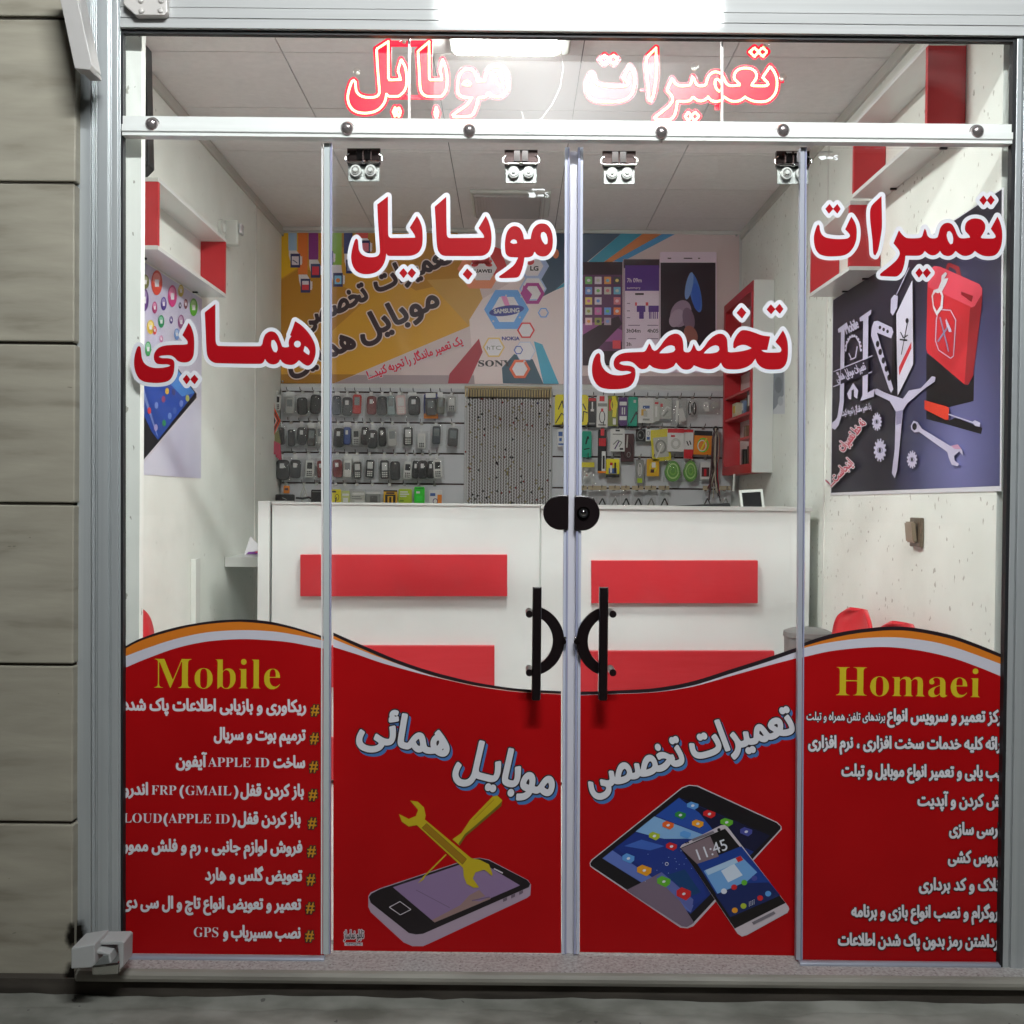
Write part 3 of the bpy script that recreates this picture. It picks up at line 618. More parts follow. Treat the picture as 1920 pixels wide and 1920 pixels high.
q.add([(b.x - .02, 2.1545, zb + .004), (b.x + .06, 2.1485, zb + .004), (b.x + .05, 2.1575, zb + .018), (b.x - .01, 2.162, zb + .014)], [(0, 1, 2, 3)], C('bag_purple', (110, 50, 130)))
q.add([(b.x + .02, 2.149, zb + .012), (b.x + .056, 2.1465, zb + .012), (b.x + .05, 2.154, zb + .026)], [(0, 1, 2)], C('bag_red', (190, 40, 60)))
tag(q.build('paper_bag'), 'crumpled white and purple bag on the desk board by the left wall', 'bag')
# wall trunking
q = MB(); a = P(366, 1046, 1.55); q.box(XL + .0005, XL + .022, 1.50, 1.56, .02, LEFT.at(370, 1046).z, M_edge); tag(q.build('wall_trunking', None, .002), 'white vertical cable trunking low on the left wall', 'trunking')

# box shelves on the side walls
def wshelf(name, label, xw, sg, d0, d1, z0, z1, s, group):
    t = thing(name, label, 'shelf', (xw, d0 - DG, z0), group); y0, y1 = d0 - DG, d1 - DG; xo = xw + sg * s; th = .014
    xa, xb = min(xw + sg * .001, xo), max(xw + sg * .001, xo)
    q = MB(); q.box(xa, xb, y0, y1, z1 - th, z1, M_white); q.build('shelf_board', t, .001)
    q = MB(); q.box(xa, xb, y0, y1, z0, z0 + th, M_white); q.build('shelf_board', t, .001)
    for ya in (y0 + .001, y1 - .017):
        q = MB(); q.box(xa, xb - .001, ya, ya + .016, z0 + th, z1 - th, M_red); q.build('upright', t, .0005)
    for k in range(2):
        q = MB(); yy = y0 + .12 + k * (y1 - y0 - .24); q.box(xw + sg * .002 if sg > 0 else xw - .022, xw + .022 if sg > 0 else xw - .002, yy - .004, yy + .004, z0 - .006, z0 - .0005, M_black); q.build('fixing', t)
wshelf('box_shelf', 'white box shelf with red ends on the left wall above the phone poster', XL, 1, 3.40, 4.21, 1.962, 2.20, .102, 'red ended box shelves')
wshelf('box_shelf', 'upper of two right wall box shelves, nearer the glass, top behind the rail', XR, -1, 2.86, 3.49, 2.178, 2.432, .108, 'red ended box shelves')
wshelf('box_shelf', 'lower of two right wall box shelves, stepped below the other', XR, -1, 3.508, 3.97, 1.94, 2.1765, .108, 'red ended box shelves')
# motion sensor, speaker, switch, notice
t = thing('motion_sensor', 'small white motion sensor on the left wall past the shelf end', 'sensor', tuple(LEFT.at(428, 436)))
c = LEFT.at(424, 436); q = MB(); q.box(XL + .001, XL + .06, c.y - .03, c.y + .02, c.z - .06, c.z + .05, M_edge, .008); q.build('housing', t)
q = MB(); q.box(XL + .062, XL + .075, c.y - .03, c.y + .02, c.z - .01, c.z + .035, mat('sensor_lens', raw=(.6, .6, .62), rough=.2), .005); q.build('lens', t)
c = LEFT.at(412, 428); q = MB(); q.cyl((XL + .002, c.y, c.z), (XL + .018, c.y, c.z), .036, M_edge, 20); q.ball((XL + .018, c.y, c.z), .024, M_edge, 2, (.4, 1, 1)); tag(q.build('alarm_button'), 'round white wall fitting beside the motion sensor on the left', 'wall fitting')
t = thing('wall_speaker', 'tall narrow black speaker box high on the left wall', 'speaker', tuple(P(268, 200, .8)))
q = MB(); f = [(258, 30), (272, 30), (278, 309), (262, 325), (256, 325)]; q.slab(f, .8, .86, M_black); q.build('cabinet', t, .003)
q = MB(); q.slab([(261, 40), (270, 40), (275, 300), (263, 312)], .7965, .7995, mat('speaker_cloth', raw=(.03, .03, .033), rough=.8)); q.build('grille', t)
t = thing('light_switch', 'brown rocker light switch on the right wall below the poster', 'switch', tuple(RIGHT.at(1722, 998)))
c = RIGHT.at(1722, 998); Mb = mat('switch_brown', raw=(.16, .12, .085), rough=.35, metal=.3)
q = MB(); q.box(XR - .012, XR - .0005, c.y - .045, c.y + .04, c.z - .045, c.z + .045, Mb, .003); q.build('plate', t)
q = MB(); bm = bmesh.new(); bmesh.ops.create_cube(bm, size=1)
for v in bm.verts: v.co = Vector((XR - .019 + v.co.x * .013, c.y + .005 + v.co.y * .062, c.z + v.co.z * .064)) + Vector((-.006 * (v.co.z > 0), 0, 0))
bmesh.ops.bevel(bm, geom=bm.edges[:], offset=.004, segments=2, affect='EDGES'); q.bm(bm, mat('switch_rocker', raw=(.30, .24, .17), rough=.3, metal=.3)); q.build('rocker', t)
pr = Print(RIGHT, .001); pr.rect(1447, 696, 1472, 776, C('notice', (196, 200, 206), 1.1)); pr.poly([(1449, 699), (1470, 697), (1470, 740), (1455, 764), (1449, 770)], C('notice_grey', (128, 136, 146)))
pr.ell(1460, 722, 7, 15, C('notice_dark', (100, 108, 120))); pr.ell(1464, 752, 5, 9, C('notice_pale', (176, 182, 190)))
tag(pr.build('wall_notice'), 'small grey notice sheet on the right wall beside the display cabinet', 'notice')

# open cabinet on the right wall
cb = thing('display_cabinet', 'white display cabinet with red edged shelves on the right wall near the back', 'cabinet', (XR, 2.343, 1.29))
y0, y1, xa = 2.343, 3.03, 1.152; z0, z1 = 1.287, 2.212
q = MB(); q.box(xa, XR - .001, y0, y0 + .016, z0, z1, M_white); q.build('end_panel', cb, .0015)
q = MB(); q.box(XR - .014, XR - .002, y0 + .016, y1, z0, z1, M_white); q.build('back_panel', cb)
q = MB(); q.box(xa - .004, XR - .015, y0 + .0165, y1, z0, z0 + .045, M_red); q.box(xa - .004, XR - .015, y0 + .0165, y1, z1 - .045, z1 - .001, M_red); q.box(xa - .004, XR - .015, y1 - .04, y1 - .0005, z0 + .0455, z1 - .0455, M_red); q.box(xa - .006, xa + .012, y0 + .0165, y0 + .05, z0 + .0455, z1 - .0455, M_red); q.build('red_frame', cb)
for z in (1.468, 1.588, 1.706, 1.84, 1.98):
    q = MB(); q.box(xa + .001, XR - .015, y0 + .051 + (.0 if z != 1.468 else 0), y1 - .041 - (.32 if z == 1.468 else 0), z - .013, z, M_red); q.build('shelf', cb, .0005)
def cabbox(name, lab, cat, y, z, w, h, mt, extra=None):
    t = thing(name, lab, cat, (1.19, y, z)); q = MB(); q.box(1.165, 1.215, y - w / 2, y + w / 2, z + .0005, z + h, mt, .003); q.build('body', t)
    if extra: q = MB(); q.box(1.1625, 1.1648, y - w * .2, y + w * .2, z + h * .3, z + h * .8, extra); q.build('face_label', t)
cabbox('charger_box', 'black charger box with a pale picture on the cabinet shelf', 'box', 2.47, 1.588, .13, .105, M_black, M_edge)
cabbox('charger_box', 'slim blue grey box left of the black charger box in the cabinet', 'box', 2.62, 1.588, .05, .07, C('slim_blue', (110, 130, 160)), M_edge)
cabbox('figurine_box', 'pale toy box at the far end of the charger box shelf', 'box', 2.82, 1.588, .10, .075, C('pale_toy', (200, 195, 170)), C('toy_yellow', (210, 170, 60)))
t = thing('perfume_bottle', 'small round amber bottle on the middle cabinet shelf', 'bottle', (1.19, 2.47, 1.468))
q = MB(); q.ball((1.19, 2.47, 1.498), .028, mat('amber', raw=(.40, .28, .17), rough=.15), 2); q.build('body', t); q = MB(); q.cyl((1.19, 2.47, 1.522), (1.19, 2.47, 1.548), .011, M_black, 12); q.build('cap', t)
cabbox('brown_box', 'brown card box beside the amber bottle in the cabinet', 'box', 2.57, 1.468, .05, .06, C('brown_box', (120, 90, 70)))
for k, (yy, h) in enumerate([(2.44, .075), (2.50, .09), (2.56, .07), (2.62, .08)]):
    cabbox('black_pouch', ['short black pouch nearest on the bottom cabinet shelf', 'tallest black pouch on the bottom cabinet shelf', 'low black pouch right behind the tallest one in the cabinet', 'farthest black pouch on the bottom cabinet shelf'][k], 'pouch', yy, z0 + .045, .035, h, M_black)
cabbox('camera_body', 'dark camera on the upper cabinet shelf behind the letters', 'camera', 2.50, 1.84, .11, .07, M_black, M_steel)
q = MB(); q.tube([P(1377, 889, 2.6), P(1376, 905, 2.6), P(1375, 921, 2.6)], .006, M_edge, 10); tag(q.build('white_tube'), 'thin white tube hanging below the display cabinet', 'tube')

# red plastic chairs and the grey bin
def chair(label, xw, sg, ya, yb, h, deco):
    t = thing('plastic_chair', label, 'chair', (xw, (ya + yb) / 2, 0), 'red plastic chairs along the walls'); s = sg
    q = MB(); bm = bmesh.new(); n = 12; g = []
    for j in range(27):
        r_ = []
        for i in range(n + 1):
            u = i / n * 2 - 1; v = math.sin(math.pi / 2 * j / 26)
            wv = 1 if v < .72 else math.sqrt(max(0, 1 - ((v - .72) / .30) ** 2.4))
            y = (ya + yb) / 2 + u * (yb - ya) / 2 * (.86 + .14 * min(1, v * 1.6)) * (wv if v > .72 else 1)
            x = xw + s * (.075 - .05 * v + .035 * (1 - u * u) * 0 + .03 * u * u)
            r_.append(bm.verts.new((x, y, .46 + (h - .46) * v)))
        g.append(r_)
    for j in range(26):
        for i in range(n): bm.faces.new((g[j][i], g[j][i + 1], g[j + 1][i + 1], g[j + 1][i]))
    q.bm(bm, M_plredd, True); o = q.build('backrest', t); md = o.modifiers.new('thick', 'SOLIDIFY'); md.thickness = .012
    q = MB(); q.box(min(xw + s * .05, xw + s * .43), max(xw + s * .05, xw + s * .43), ya + .01, yb - .01, .425, .455, M_plredd, .012); q.build('seat', t)
    for dx in (.07, .40):
        for y in (ya + .03, yb - .03):
            q = MB(); q.cyl((xw + s * dx, y, .426), (xw + s * (dx + (.02 if dx > .2 else -.02)), y + (.015 if y > (ya + yb) / 2 else -.015), 0), .018, M_plredd, 12, .014); q.build('leg', t)
    if deco:
        yc_ = (ya + yb) / 2; xx = lambda zz: xw + s * (.075 - .05 * (zz - .46) / (h - .46) + .0115)
        for (dy, dz_, r0, mt) in deco:
            z = h - dz_; k = xx(z); q = MB(); q.cyl((k, yc_ + dy, z), (k + s * .0035, yc_ + dy, z), r0, mt, 18); q.build('back_print', t)
pk = C('chair_pink', (230, 190, 200)); bl_ = C('chair_blue', (60, 90, 170)); wt = V_white
chair('red plastic chair by the left wall, just above the orange banner curve', -1.235, 1, .36, .76, .80, [(-.10, .12, .035, bl_), (-.06, .15, .03, wt), (-.02, .13, .022, pk), (-.08, .19, .03, wt)])
chair('red plastic chair beside the grey bin along the right wall', 1.215, -1, .66, 1.03, .79, [(.02, .10, .016, pk), (-.07, .09, .012, pk)])
chair('red plastic chair nearest the glass along the right wall', 1.215, -1, .27, .64, .79, [(.08, .05, .014, C('chair_green', (150, 150, 70)))])
t = thing('waste_bin', 'slim grey waste bin between the counter and red chair', 'bin', (1.12, 1.28, 0))
q = MB(); q.cyl((1.12, 1.28, 0), (1.12, 1.28, .64), .075, mat('bin_grey', raw=(.17, .165, .16), rough=.5), 28, .086); q.build('body', t)
q = MB(); q.cyl((1.12, 1.28, .641), (1.12, 1.28, .66), .09, MATS['bin_grey'], 28, .088); q.ball((1.12, 1.28, .655), .086, MATS['bin_grey'], 3, (1, 1, .25)); q.build('lid', t)

# ================================================================== slat walls and what hangs on them
YS = 3.035
def slatwall(name, label, u0, u1, grooves, vtop, vbot):
    t = thing(name, label, 'slat wall', tuple(P((u0 + u1) / 2, vbot, YS)), 'slatted display walls')
    um = (u0 + u1) / 2; zz = [P(um, v, YS).z for v in grooves]; x0, x1 = P(u0, 800, YS).x, P(u1, 800, YS).x
    edges = [P(um, vtop, YS).z] + zz + [P(um, vbot, YS).z]
    q = MB()
    for a, b in zip(edges[:-1], edges[1:]): q.box(x0, x1, YS, YS + .018, b + .0045, a - .0045, M_slat)
    q.build('slat_board', t, .001)
    q = MB(); q.box(x0 + .002, x1 - .002, YS + .010, YB - .0005, edges[-1] + .005, edges[0] - .005, M_groove); q.build('groove_back', t)
    return t, zz
GL = [735.5, 792, 849.5, 906.5]; GR = [744, 800.5, 857.5, 916]
swl, zl = slatwall('slat_wall', 'grey slatted wall left of the bead curtain, hung with phone covers', 527, 871, GL, 726, 985)
swr, zr = slatwall('slat_wall', 'grey slatted wall right of the bead curtain, hung with accessories', 1036, 1372, GR, 730, 985)
M_hook = mat('hook_wire', raw=(.10, .09, .09), rough=.3, metal=.8)
def hook(parent, u, zg, yend):
    q = MB(); x = P(u, 800, YS).x
    q.tube([(x, YS + .006, zg), (x, YS - .006, zg), (x, yend - .012, zg + .004), (x, yend - .022, zg + .016)], .0022, M_hook, 6); q.box(x - .008, x + .008, YS - .004, YS - .0005, zg - .012, zg + .004, M_steel); q.build('hook', parent)
def pillow(q, x0, x1, y, th, z0, z1, mt, nx=5, nz=7, jit=.004):
    for sgn in (-1, 1):
        vs = []; 
        for j in range(nz + 1):
            for i in range(nx + 1):
                a, b = i / nx, j / nz; e = min(1, 4 * min(a, 1 - a)) * min(1, 4 * min(b, 1 - b))
                vs.append((x0 + (x1 - x0) * a + random.uniform(-.001, .001), y + sgn * (th * .5 * e + .0004) + random.uniform(-jit, jit) * e, z0 + (z1 - z0) * b))
        q.add(vs, [[j * (nx + 1) + i, j * (nx + 1) + i + 1, (j + 1) * (nx + 1) + i + 1, (j + 1) * (nx + 1) + i] for j in range(nz) for i in range(nx)], mt, True)
def rslab(q, x0, x1, y0, y1, z0, z1, mt, r, seg=5, taper=0):
    pts = []
    for cx, cz, a0 in [(x1 - r, z1 - r, 0), (x0 + r, z1 - r, 90), (x0 + r, z0 + r, 180), (x1 - r, z0 + r, 270)]:
        for k in range(seg + 1): a = R(a0 + 90 * k / seg); pts.append((cx + r * math.cos(a), cz + r * math.sin(a)))
    ins = .0025; mx, mz = (x0 + x1) / 2, (z0 + z1) / 2
    inner = [(mx + (x - mx) * (1 - ins * 2 / (x1 - x0)), mz + (z - mz) * (1 - ins * 2 / (z1 - z0))) for x, z in pts]
    n = len(pts); A = [(x, y0, z) for x, z in inner]; B = [(x, y0 + ins, z) for x, z in pts]; Cc = [(x, y1, z) for x, z in pts]
    q.add(A + B + Cc, [list(range(n))] + [[i, (i + 1) % n, n + (i + 1) % n, n + i] for i in range(n)] + [[n + i, n + (i + 1) % n, 2 * n + (i + 1) % n, 2 * n + i] for i in range(n)] + [list(range(2 * n, 3 * n))[::-1]], mt)
COLS = {'black': (.014, .014, .016), 'charcoal': (.035, .035, .038), 'dark grey': (.07, .07, .072), 'silver': (.42, .42, .41), 'red': (.50, .035, .03), 'dark red': (.17, .025, .025), 'blue': (.03, .07, .26), 'white': (.66, .66, .64), 'pink and white': (.62, .45, .45), 'olive grey': (.14, .145, .12), 'slate': (.06, .07, .085), 'teal and silver': (.30, .36, .37)}
def shell_mat(c): return mat('shell_' + c.replace(' ', '_'), raw=COLS[c], rough=.32)
ORD = ['first', 'second', 'third', 'fourth', 'fifth', 'sixth', 'seventh', 'eighth', 'ninth', 'tenth', 'eleventh', 'twelfth', 'thirteenth', 'fourteenth', 'fifteenth', 'sixteenth', 'seventeenth']
M_paper = mat('header_card', raw=(.66, .66, .66), rough=.6); M_tan = mat('tan_card', raw=(.44, .36, .24), rough=.7); M_lab = mat('paper_label', raw=(.60, .60, .60), rough=.5)
def phone_pkg(row, k, n, u, v0, v1, w, color, style, lean=0, zg=0, word='top'):
    yf = YS - .055 - .02 * random.random()
    c = P(u, (v0 + v1) / 2, yf); x0, x1 = P(u - w / 2, v0, yf).x, P(u + w / 2, v0, yf).x; z1, z0 = P(u, v0, yf).z, P(u, v1, yf).z
    st = {'k': 'with keypad', 'l': 'with white label', 's': 'with grey screen', 'p': 'with plain back', 'w': 'with white screen'}[style]
    t = thing('bagged_phone_cover', f'{color} phone cover {st}, {ORD[k]} from left in the {word} row', 'phone cover', (c.x, yf, z0), 'phone covers hanging in clear bags'); t.rotation_euler = (0, random.uniform(-.07, .07), 0)
    q = MB(); r = min((x1 - x0) * (.30 if style in 'pl' else .2), .03)
    rslab(q, x0, x1, yf, yf + .014, z0, z1, shell_mat(color), r); q.build('shell', t)
    W, H = x1 - x0, z1 - z0; q = MB(); yy = yf - .0008
    if style == 'l': q.box(c.x - W * .22, c.x + W * .12, yy, yf - .0002, z1 - H * .42, z1 - H * .18, M_lab); q.build('paper_label', t)
    elif style in 'ksw':
        ms = M_lab if style == 'w' else mat('screen_grey', raw=(.20, .22, .23) if color not in ('charcoal', 'black') else (.30, .31, .31), rough=.15)
        rslab(q, c.x - W * .32, c.x + W * .32, yy - .0008, yf - .0002, z1 - H * (.56 if style != 'k' else .5), z1 - H * .13, ms if style != 'k' else (M_black if color in ('white', 'silver') else M_lab), .003); q.build('screen_window', t)
        if style in 'kw':
            q = MB(); mk = M_black if color in ('white', 'silver', 'teal and silver') else M_edge
            for a in range(3):
                for b in range(3): q.box(c.x - W * .3 + a * W * .22, c.x - W * .3 + a * W * .22 + W * .16, yy - .0008, yf - .0002, z0 + H * (.08 + .11 * b), z0 + H * (.15 + .11 * b), mk)
            q.build('keypad', t)
    else:
        q.cyl((c.x, yy, z1 - H * .12), (c.x, yf - .0001, z1 - H * .12), .004, M_steel, 10); q.build('camera_hole', t)
    q = MB(); pillow(q, x0 - .011, x1 + .013, yf + .004, .040, z0 - .010, z1 + .014, M_bag); q.build('clear_bag', t)
    q = MB(); hz = max(z1 + .012, min(zg - .004, z1 + .03)); hs = random.choice((0, .25, .5, 1)) * (x1 - x0) * .5
    if hs: q.box(c.x - hs, c.x + hs * random.choice((.4, 1)), yf + .002, yf + .0045, z1 + .004, hz, M_paper); q.build('header_card', t)
    hook(swl, u, zg, yf)
def X(a): return 480 + a / 4.8
def Y(a): return 720 + a / 4.8
rows = [('top', zl[0], [(188, 95, 235, 58, 'white', 'k'), (300, 118, 268, 70, 'silver', 's'), (420, 120, 275, 84, 'charcoal', 'p'), (530, 95, 268, 90, 'charcoal', 'p'), (720, 105, 278, 74, 'slate', 'p'), (822, 118, 285, 84, 'charcoal', 'l'), (905, 95, 268, 72, 'red', 's'), (1040, 108, 275, 78, 'dark red', 'l'), (1135, 110, 282, 78, 'charcoal', 'p'), (1220, 105, 278, 66, 'teal and silver', 's'), (1310, 100, 275, 80, 'pink and white', 'w'), (1425, 108, 282, 100, 'charcoal', 'l'), (1578, 130, 280, 84, 'dark grey', 's'), (1662, 122, 270, 64, 'olive grey', 's'), (1762, 108, 250, 72, 'silver', 'w')]),
        ('middle', zl[1], [(230, 390, 545, 48, 'black', 'p'), (318, 408, 560, 58, 'black', 'p'), (410, 388, 548, 76, 'charcoal', 'l'), (496, 398, 558, 66, 'dark grey', 's'), (578, 380, 540, 52, 'silver', 's'), (740, 395, 570, 86, 'black', 'l'), (820, 388, 545, 60, 'blue', 'l'), (902, 405, 550, 66, 'silver', 'k'), (980, 385, 548, 60, 'black', 'l'), (1046, 412, 578, 78, 'charcoal', 'l'), (1140, 388, 562, 60, 'black', 'l'), (1230, 405, 560, 74, 'silver', 's'), (1370, 388, 552, 76, 'dark grey', 'w'), (1490, 445, 580, 68, 'white', 'w'), (1622, 380, 540, 68, 'slate', 's'), (1768, 396, 562, 84, 'dark grey', 's')]),
        ('bottom', zl[2], [(240, 682, 862, 110, 'charcoal', 'l'), (350, 682, 848, 90, 'charcoal', 'l'), (478, 686, 840, 70, 'white', 'k'), (582, 690, 842, 54, 'dark red', 'l'), (735, 680, 840, 80, 'dark red', 'l'), (820, 688, 838, 72, 'white', 's'), (915, 700, 850, 66, 'dark grey', 'k'), (1022, 682, 842, 70, 'charcoal', 'k'), (1160, 686, 852, 72, 'charcoal', 'w'), (1255, 695, 865, 84, 'charcoal', 'p'), (1360, 700, 855, 68, 'white', 'k'), (1432, 690, 850, 54, 'black', 'l'), (1502, 688, 852, 74, 'black', 'l'), (1570, 692, 850, 62, 'black', 'l'), (1640, 680, 846, 72, 'white', 'k')])]
for word, zg, items in rows:
    for k, (x, a, b, w_, col, st) in enumerate(items): phone_pkg(word, k, len(items), X(x), Y(a), Y(b), w_ * 1.07 / 4.8, col, st, 0, zg, word)

def card(name, label, cat, wall, u0, v0, u1, v1, base, marks=(), zg=None, dep=.05, bag=False, rot=0, group=None, hk=True):
    """a carton or blister hanging on a slat wall; marks are flat printed areas in 0..1 of its face"""
    yf = YS - dep; a = P(u0, v0, yf); b = P(u1, v1, yf); c = (a + b) / 2
    t = thing(name, label, cat, (c.x, yf, b.z), group); W, H = b.x - a.x, a.z - b.z
    ca, sa = math.cos(rot), math.sin(rot)
    def pt(s_, r_): dx, dz_ = (s_ - .5) * W, (.5 - r_) * H; return c.x + ca * dx - sa * dz_, c.z + sa * dx + ca * dz_
    q = MB(); f = [pt(0, 1), pt(1, 1), pt(1, .06), pt(.94, 0), pt(.06, 0), pt(0, .06)]
    q.prism([(x, yf, z) for x, z in f], [(x, yf + .012, z) for x, z in f], base); q.build('pack_body', t, .001)
    if marks:
        q = MB()
        for i, mk in enumerate(marks):
            yy = yf - .0004 - .00012 * i
            if mk[0] == 'o':
                _, cx, cy, rx, ry, tw, mt = mk; n = 20; o = [pt(cx + rx * math.cos(6.2832 * k / n), cy + ry * math.sin(6.2832 * k / n)) for k in range(n)]; i_ = [pt(cx + (rx - tw) * math.cos(6.2832 * k / n), cy + (ry - tw * W / H) * math.sin(6.2832 * k / n)) for k in range(n)]
                q.add([(x, yy, z) for x, z in o + i_], [[k, (k + 1) % n, n + (k + 1) % n, n + k] for k in range(n)], mt)
            elif mk[0] == 'l':
                _, pts, wd, mt = mk; pp = [pt(*p_) for p_ in pts]
                for (xa, za), (xb, zb_) in zip(pp[:-1], pp[1:]):
                    l = math.hypot(xb - xa, zb_ - za) or 1; nx, nz = -(zb_ - za) / l * wd, (xb - xa) / l * wd
                    q.add([(xa + nx, yy, za + nz), (xb + nx, yy, zb_ + nz), (xb - nx, yy, zb_ - nz), (xa - nx, yy, za - nz)], [[0, 1, 2, 3]], mt)
            else:
                s0, r0, s1, r1, mt = mk; o = [pt(s0, r1), pt(s1, r1), pt(s1, r0), pt(s0, r0)]; q.add([(x, yy, z) for x, z in o], [[0, 1, 2, 3]], mt)
        q.build('printed_face', t)
    if bag: q = MB(); pillow(q, a.x - .006, b.x + .006, yf + .004, .045, b.z - .006, a.z + .012, M_bag); q.build('clear_bag', t)
    if hk and zg: hook(wall, (u0 + u1) / 2, zg, yf)
    return t
def A2(a): return 1020 + a / 4.364
def B2(a): return 720 + a / 4.364
cy = C('pack_yellow', (222, 206, 40)); cblk = C('pack_black', (30, 28, 30)); cw = C('pack_white', (215, 214, 212)); crd = C('pack_red', (195, 35, 45)); ctl = C('pack_teal', (30, 150, 125)); cpur = C('pack_purple', (80, 40, 105)); col = C('pack_olive', (120, 125, 45)); cor = C('pack_orange', (225, 130, 30)); cbl = C('pack_blue', (60, 90, 150)); cgy = C('pack_grey', (135, 135, 132)); cgn = C('pack_green', (50, 200, 50)); clm = C('pack_lime', (165, 190, 45)); cgo = C('pack_gold', (215, 165, 35)); cbr = C('pack_brown', (75, 48, 50)); cpl = C('pack_pale', (185, 185, 178))
def cd2(name, label, x0, y0, x1, y1, base, marks=(), row=0, **k): return card(name, label, k.pop('cat', 'package'), swr, A2(x0), B2(y0), A2(x1), B2(y1), base, marks, zr[row], **k)
G = 'accessory packs on the right slat wall'
cd2('cable_pack', 'wide yellow cable pack in the top row behind the door seam', 90, 85, 360, 335, cy, [('l', [(.1, .5), (.22, .2), (.26, .45)], .003, cblk), ('l', [(.84, .3), (.93, .5)], .0035, cblk), ('l', [(.03, .95), (.2, .62), (.3, .7)], .003, cblk), ('l', [(.84, .9), (.86, .55), (.99, .6)], .003, cblk)], group=G)
cd2('cable_pack', 'narrow black cable pack with a red tip beside the yellow pack', 364, 112, 426, 345, cblk, [(.05, .02, .95, .12, crd), (.42, .15, .58, .45, cw), (.3, .4, .7, .48, cw), (.1, .88, .9, .94, cgy)], group=G)
cd2('cable_pack', 'white pack with red logo square and black cable loop in the top row', 432, 88, 520, 355, cw, [(.25, .04, .7, .2, crd), (.1, .26, .95, .36, cgy), ('o', .5, .68, .28, .2, .08, cblk), (.4, .42, .6, .52, crd), (.15, .9, .85, .95, cgy)], group=G)
cd2('cable_pack', 'olive pack with a yellow cable in the top row', 525, 95, 604, 345, col, [(.1, .12, .3, .5, crd), ('l', [(.55, .02), (.7, .3), (.6, .7)], .01, cy), ('o', .6, .3, .35, .2, .12, cy), (.5, .75, .8, .95, cw)], group=G)
cd2('cable_pack', 'purple pack with white caption panels in the top row', 612, 110, 682, 342, cpur, [(.1, .15, .9, .28, cw), (.35, .35, .48, .6, cw), (.6, .35, .73, .6, cw), (.1, .66, .9, .8, cw)], group=G)
cd2('cable_pack', 'teal pack with a dark diagonal cable in the top row', 688, 105, 764, 345, ctl, [('l', [(.3, .9), (.9, .5), (.95, .6)], .004, cblk), (.55, .1, .8, .2, cpl)], group=G, rot=-.03)
cd2('charger_pack', 'broad white pack with blue caption in the top row', 772, 115, 895, 320, cw, [(.3, .3, .75, .42, cbl), (.2, .45, .5, .7, cgo), (.35, .5, .6, .75, cpl), (.3, .82, .75, .9, cgy)], bag=True, group=G)
cd2('charger_pack', 'slim pale pack right of the blue captioned white pack', 897, 130, 944, 305, cpl, [(.2, .1, .8, .2, crd), (.3, .3, .6, .8, cw)], group=G)
cd2('cable_pack', 'pale grey pack with a red tag and silver cable in the top row', 948, 120, 1044, 282, cpl, [(.05, .25, .25, .42, crd), ('l', [(.2, .8), (.6, .4), (.9, .5)], .004, cw), ('l', [(.3, .9), (.7, .6)], .004, cgy)], bag=True, group=G)
cd2('cable_bag', 'clear bag with a white looped cable in the top row', 1046, 112, 1164, 335, M_bag, [('l', [(.4, .1), (.35, .75), (.45, .95), (.6, .85), (.55, .4)], .007, cw), ('l', [(.6, .4), (.85, .85)], .012, cw)], bag=True, group=G)
cd2('cable_bag', 'clear bag with coiled black and white cables in the top row', 1170, 130, 1250, 268, M_bag, [('o', .3, .5, .22, .42, .12, cblk), ('o', .55, .5, .22, .4, .08, cw), ('o', .75, .5, .2, .38, .12, cblk)], bag=True, group=G)
cd2('plug_bag', 'wide clear bag of white plugs at the right of the top row', 1262, 112, 1440, 245, M_bag, [('o', .35, .5, .14, .25, .1, cw), (.3, .6, .5, .85, cw), ('o', .7, .5, .12, .2, .06, cpl), (.75, .3, .9, .5, cpl)], bag=True, group=G)
cd2('cable_pack', 'white pack with blue marks in the second row by the curtain', 112, 368, 178, 515, cw, [(.1, .15, .6, .4, cbl), (.2, .5, .5, .68, cbl), (.1, .8, .9, .9, cbl)], 1, group=G)
cd2('cable_pack', 'teal pack with a grey cable in the second row', 312, 385, 388, 600, ctl, [('l', [(.4, .5), (.6, .2), (.7, .3)], .004, cblk), ('l', [(.2, .7), (.8, .66)], .003, cblk)], 1, group=G)
cd2('car_charger_pack', 'tall black pack with an orange foot and white plug picture', 443, 372, 510, 730, cblk, [(.3, -.02, .7, .14, crd), (.1, .2, .9, .38, crd), (.45, .5, .9, .95, cw), (.55, .6, .8, .9, cblk), (0, .95, 1, 1, cor)], 1, group=G, dep=.06)
cd2('earphone_pack', 'white card with a small dark emblem and earphone drawing', 545, 365, 660, 552, cw, [(.35, .04, .65, .12, cblk), (.15, .22, .85, .27, cgy), ('l', [(.2, .7), (.5, .5), (.8, .6), (.6, .8)], .003, cgy), ('l', [(.3, .9), (.6, .55)], .003, cpur), (.65, .85, .9, .93, cblk)], 1, group=G)
cd2('earphone_pouch', 'dark brown pouch hanging behind the white earphone card', 630, 405, 735, 636, cbr, [('o', .5, .6, .35, .3, .06, cblk), ('l', [(.5, .05), (.45, .5)], .004, cpl), ('o', .6, .75, .15, .1, .05, cgy)], 1, group=G, dep=.035)
cd2('earphone_case', 'small black rounded case in the second row', 752, 368, 832, 470, cblk, [('o', .5, .5, .38, .4, .06, cgy), (.3, .4, .5, .6, cgy)], 1, group=G)
cd2('earphone_case', 'small white case beside the black rounded case', 833, 370, 874, 466, cw, [('o', .5, .35, .3, .2, .1, cgy), (.2, .65, .8, .9, cbl)], 1, group=G)
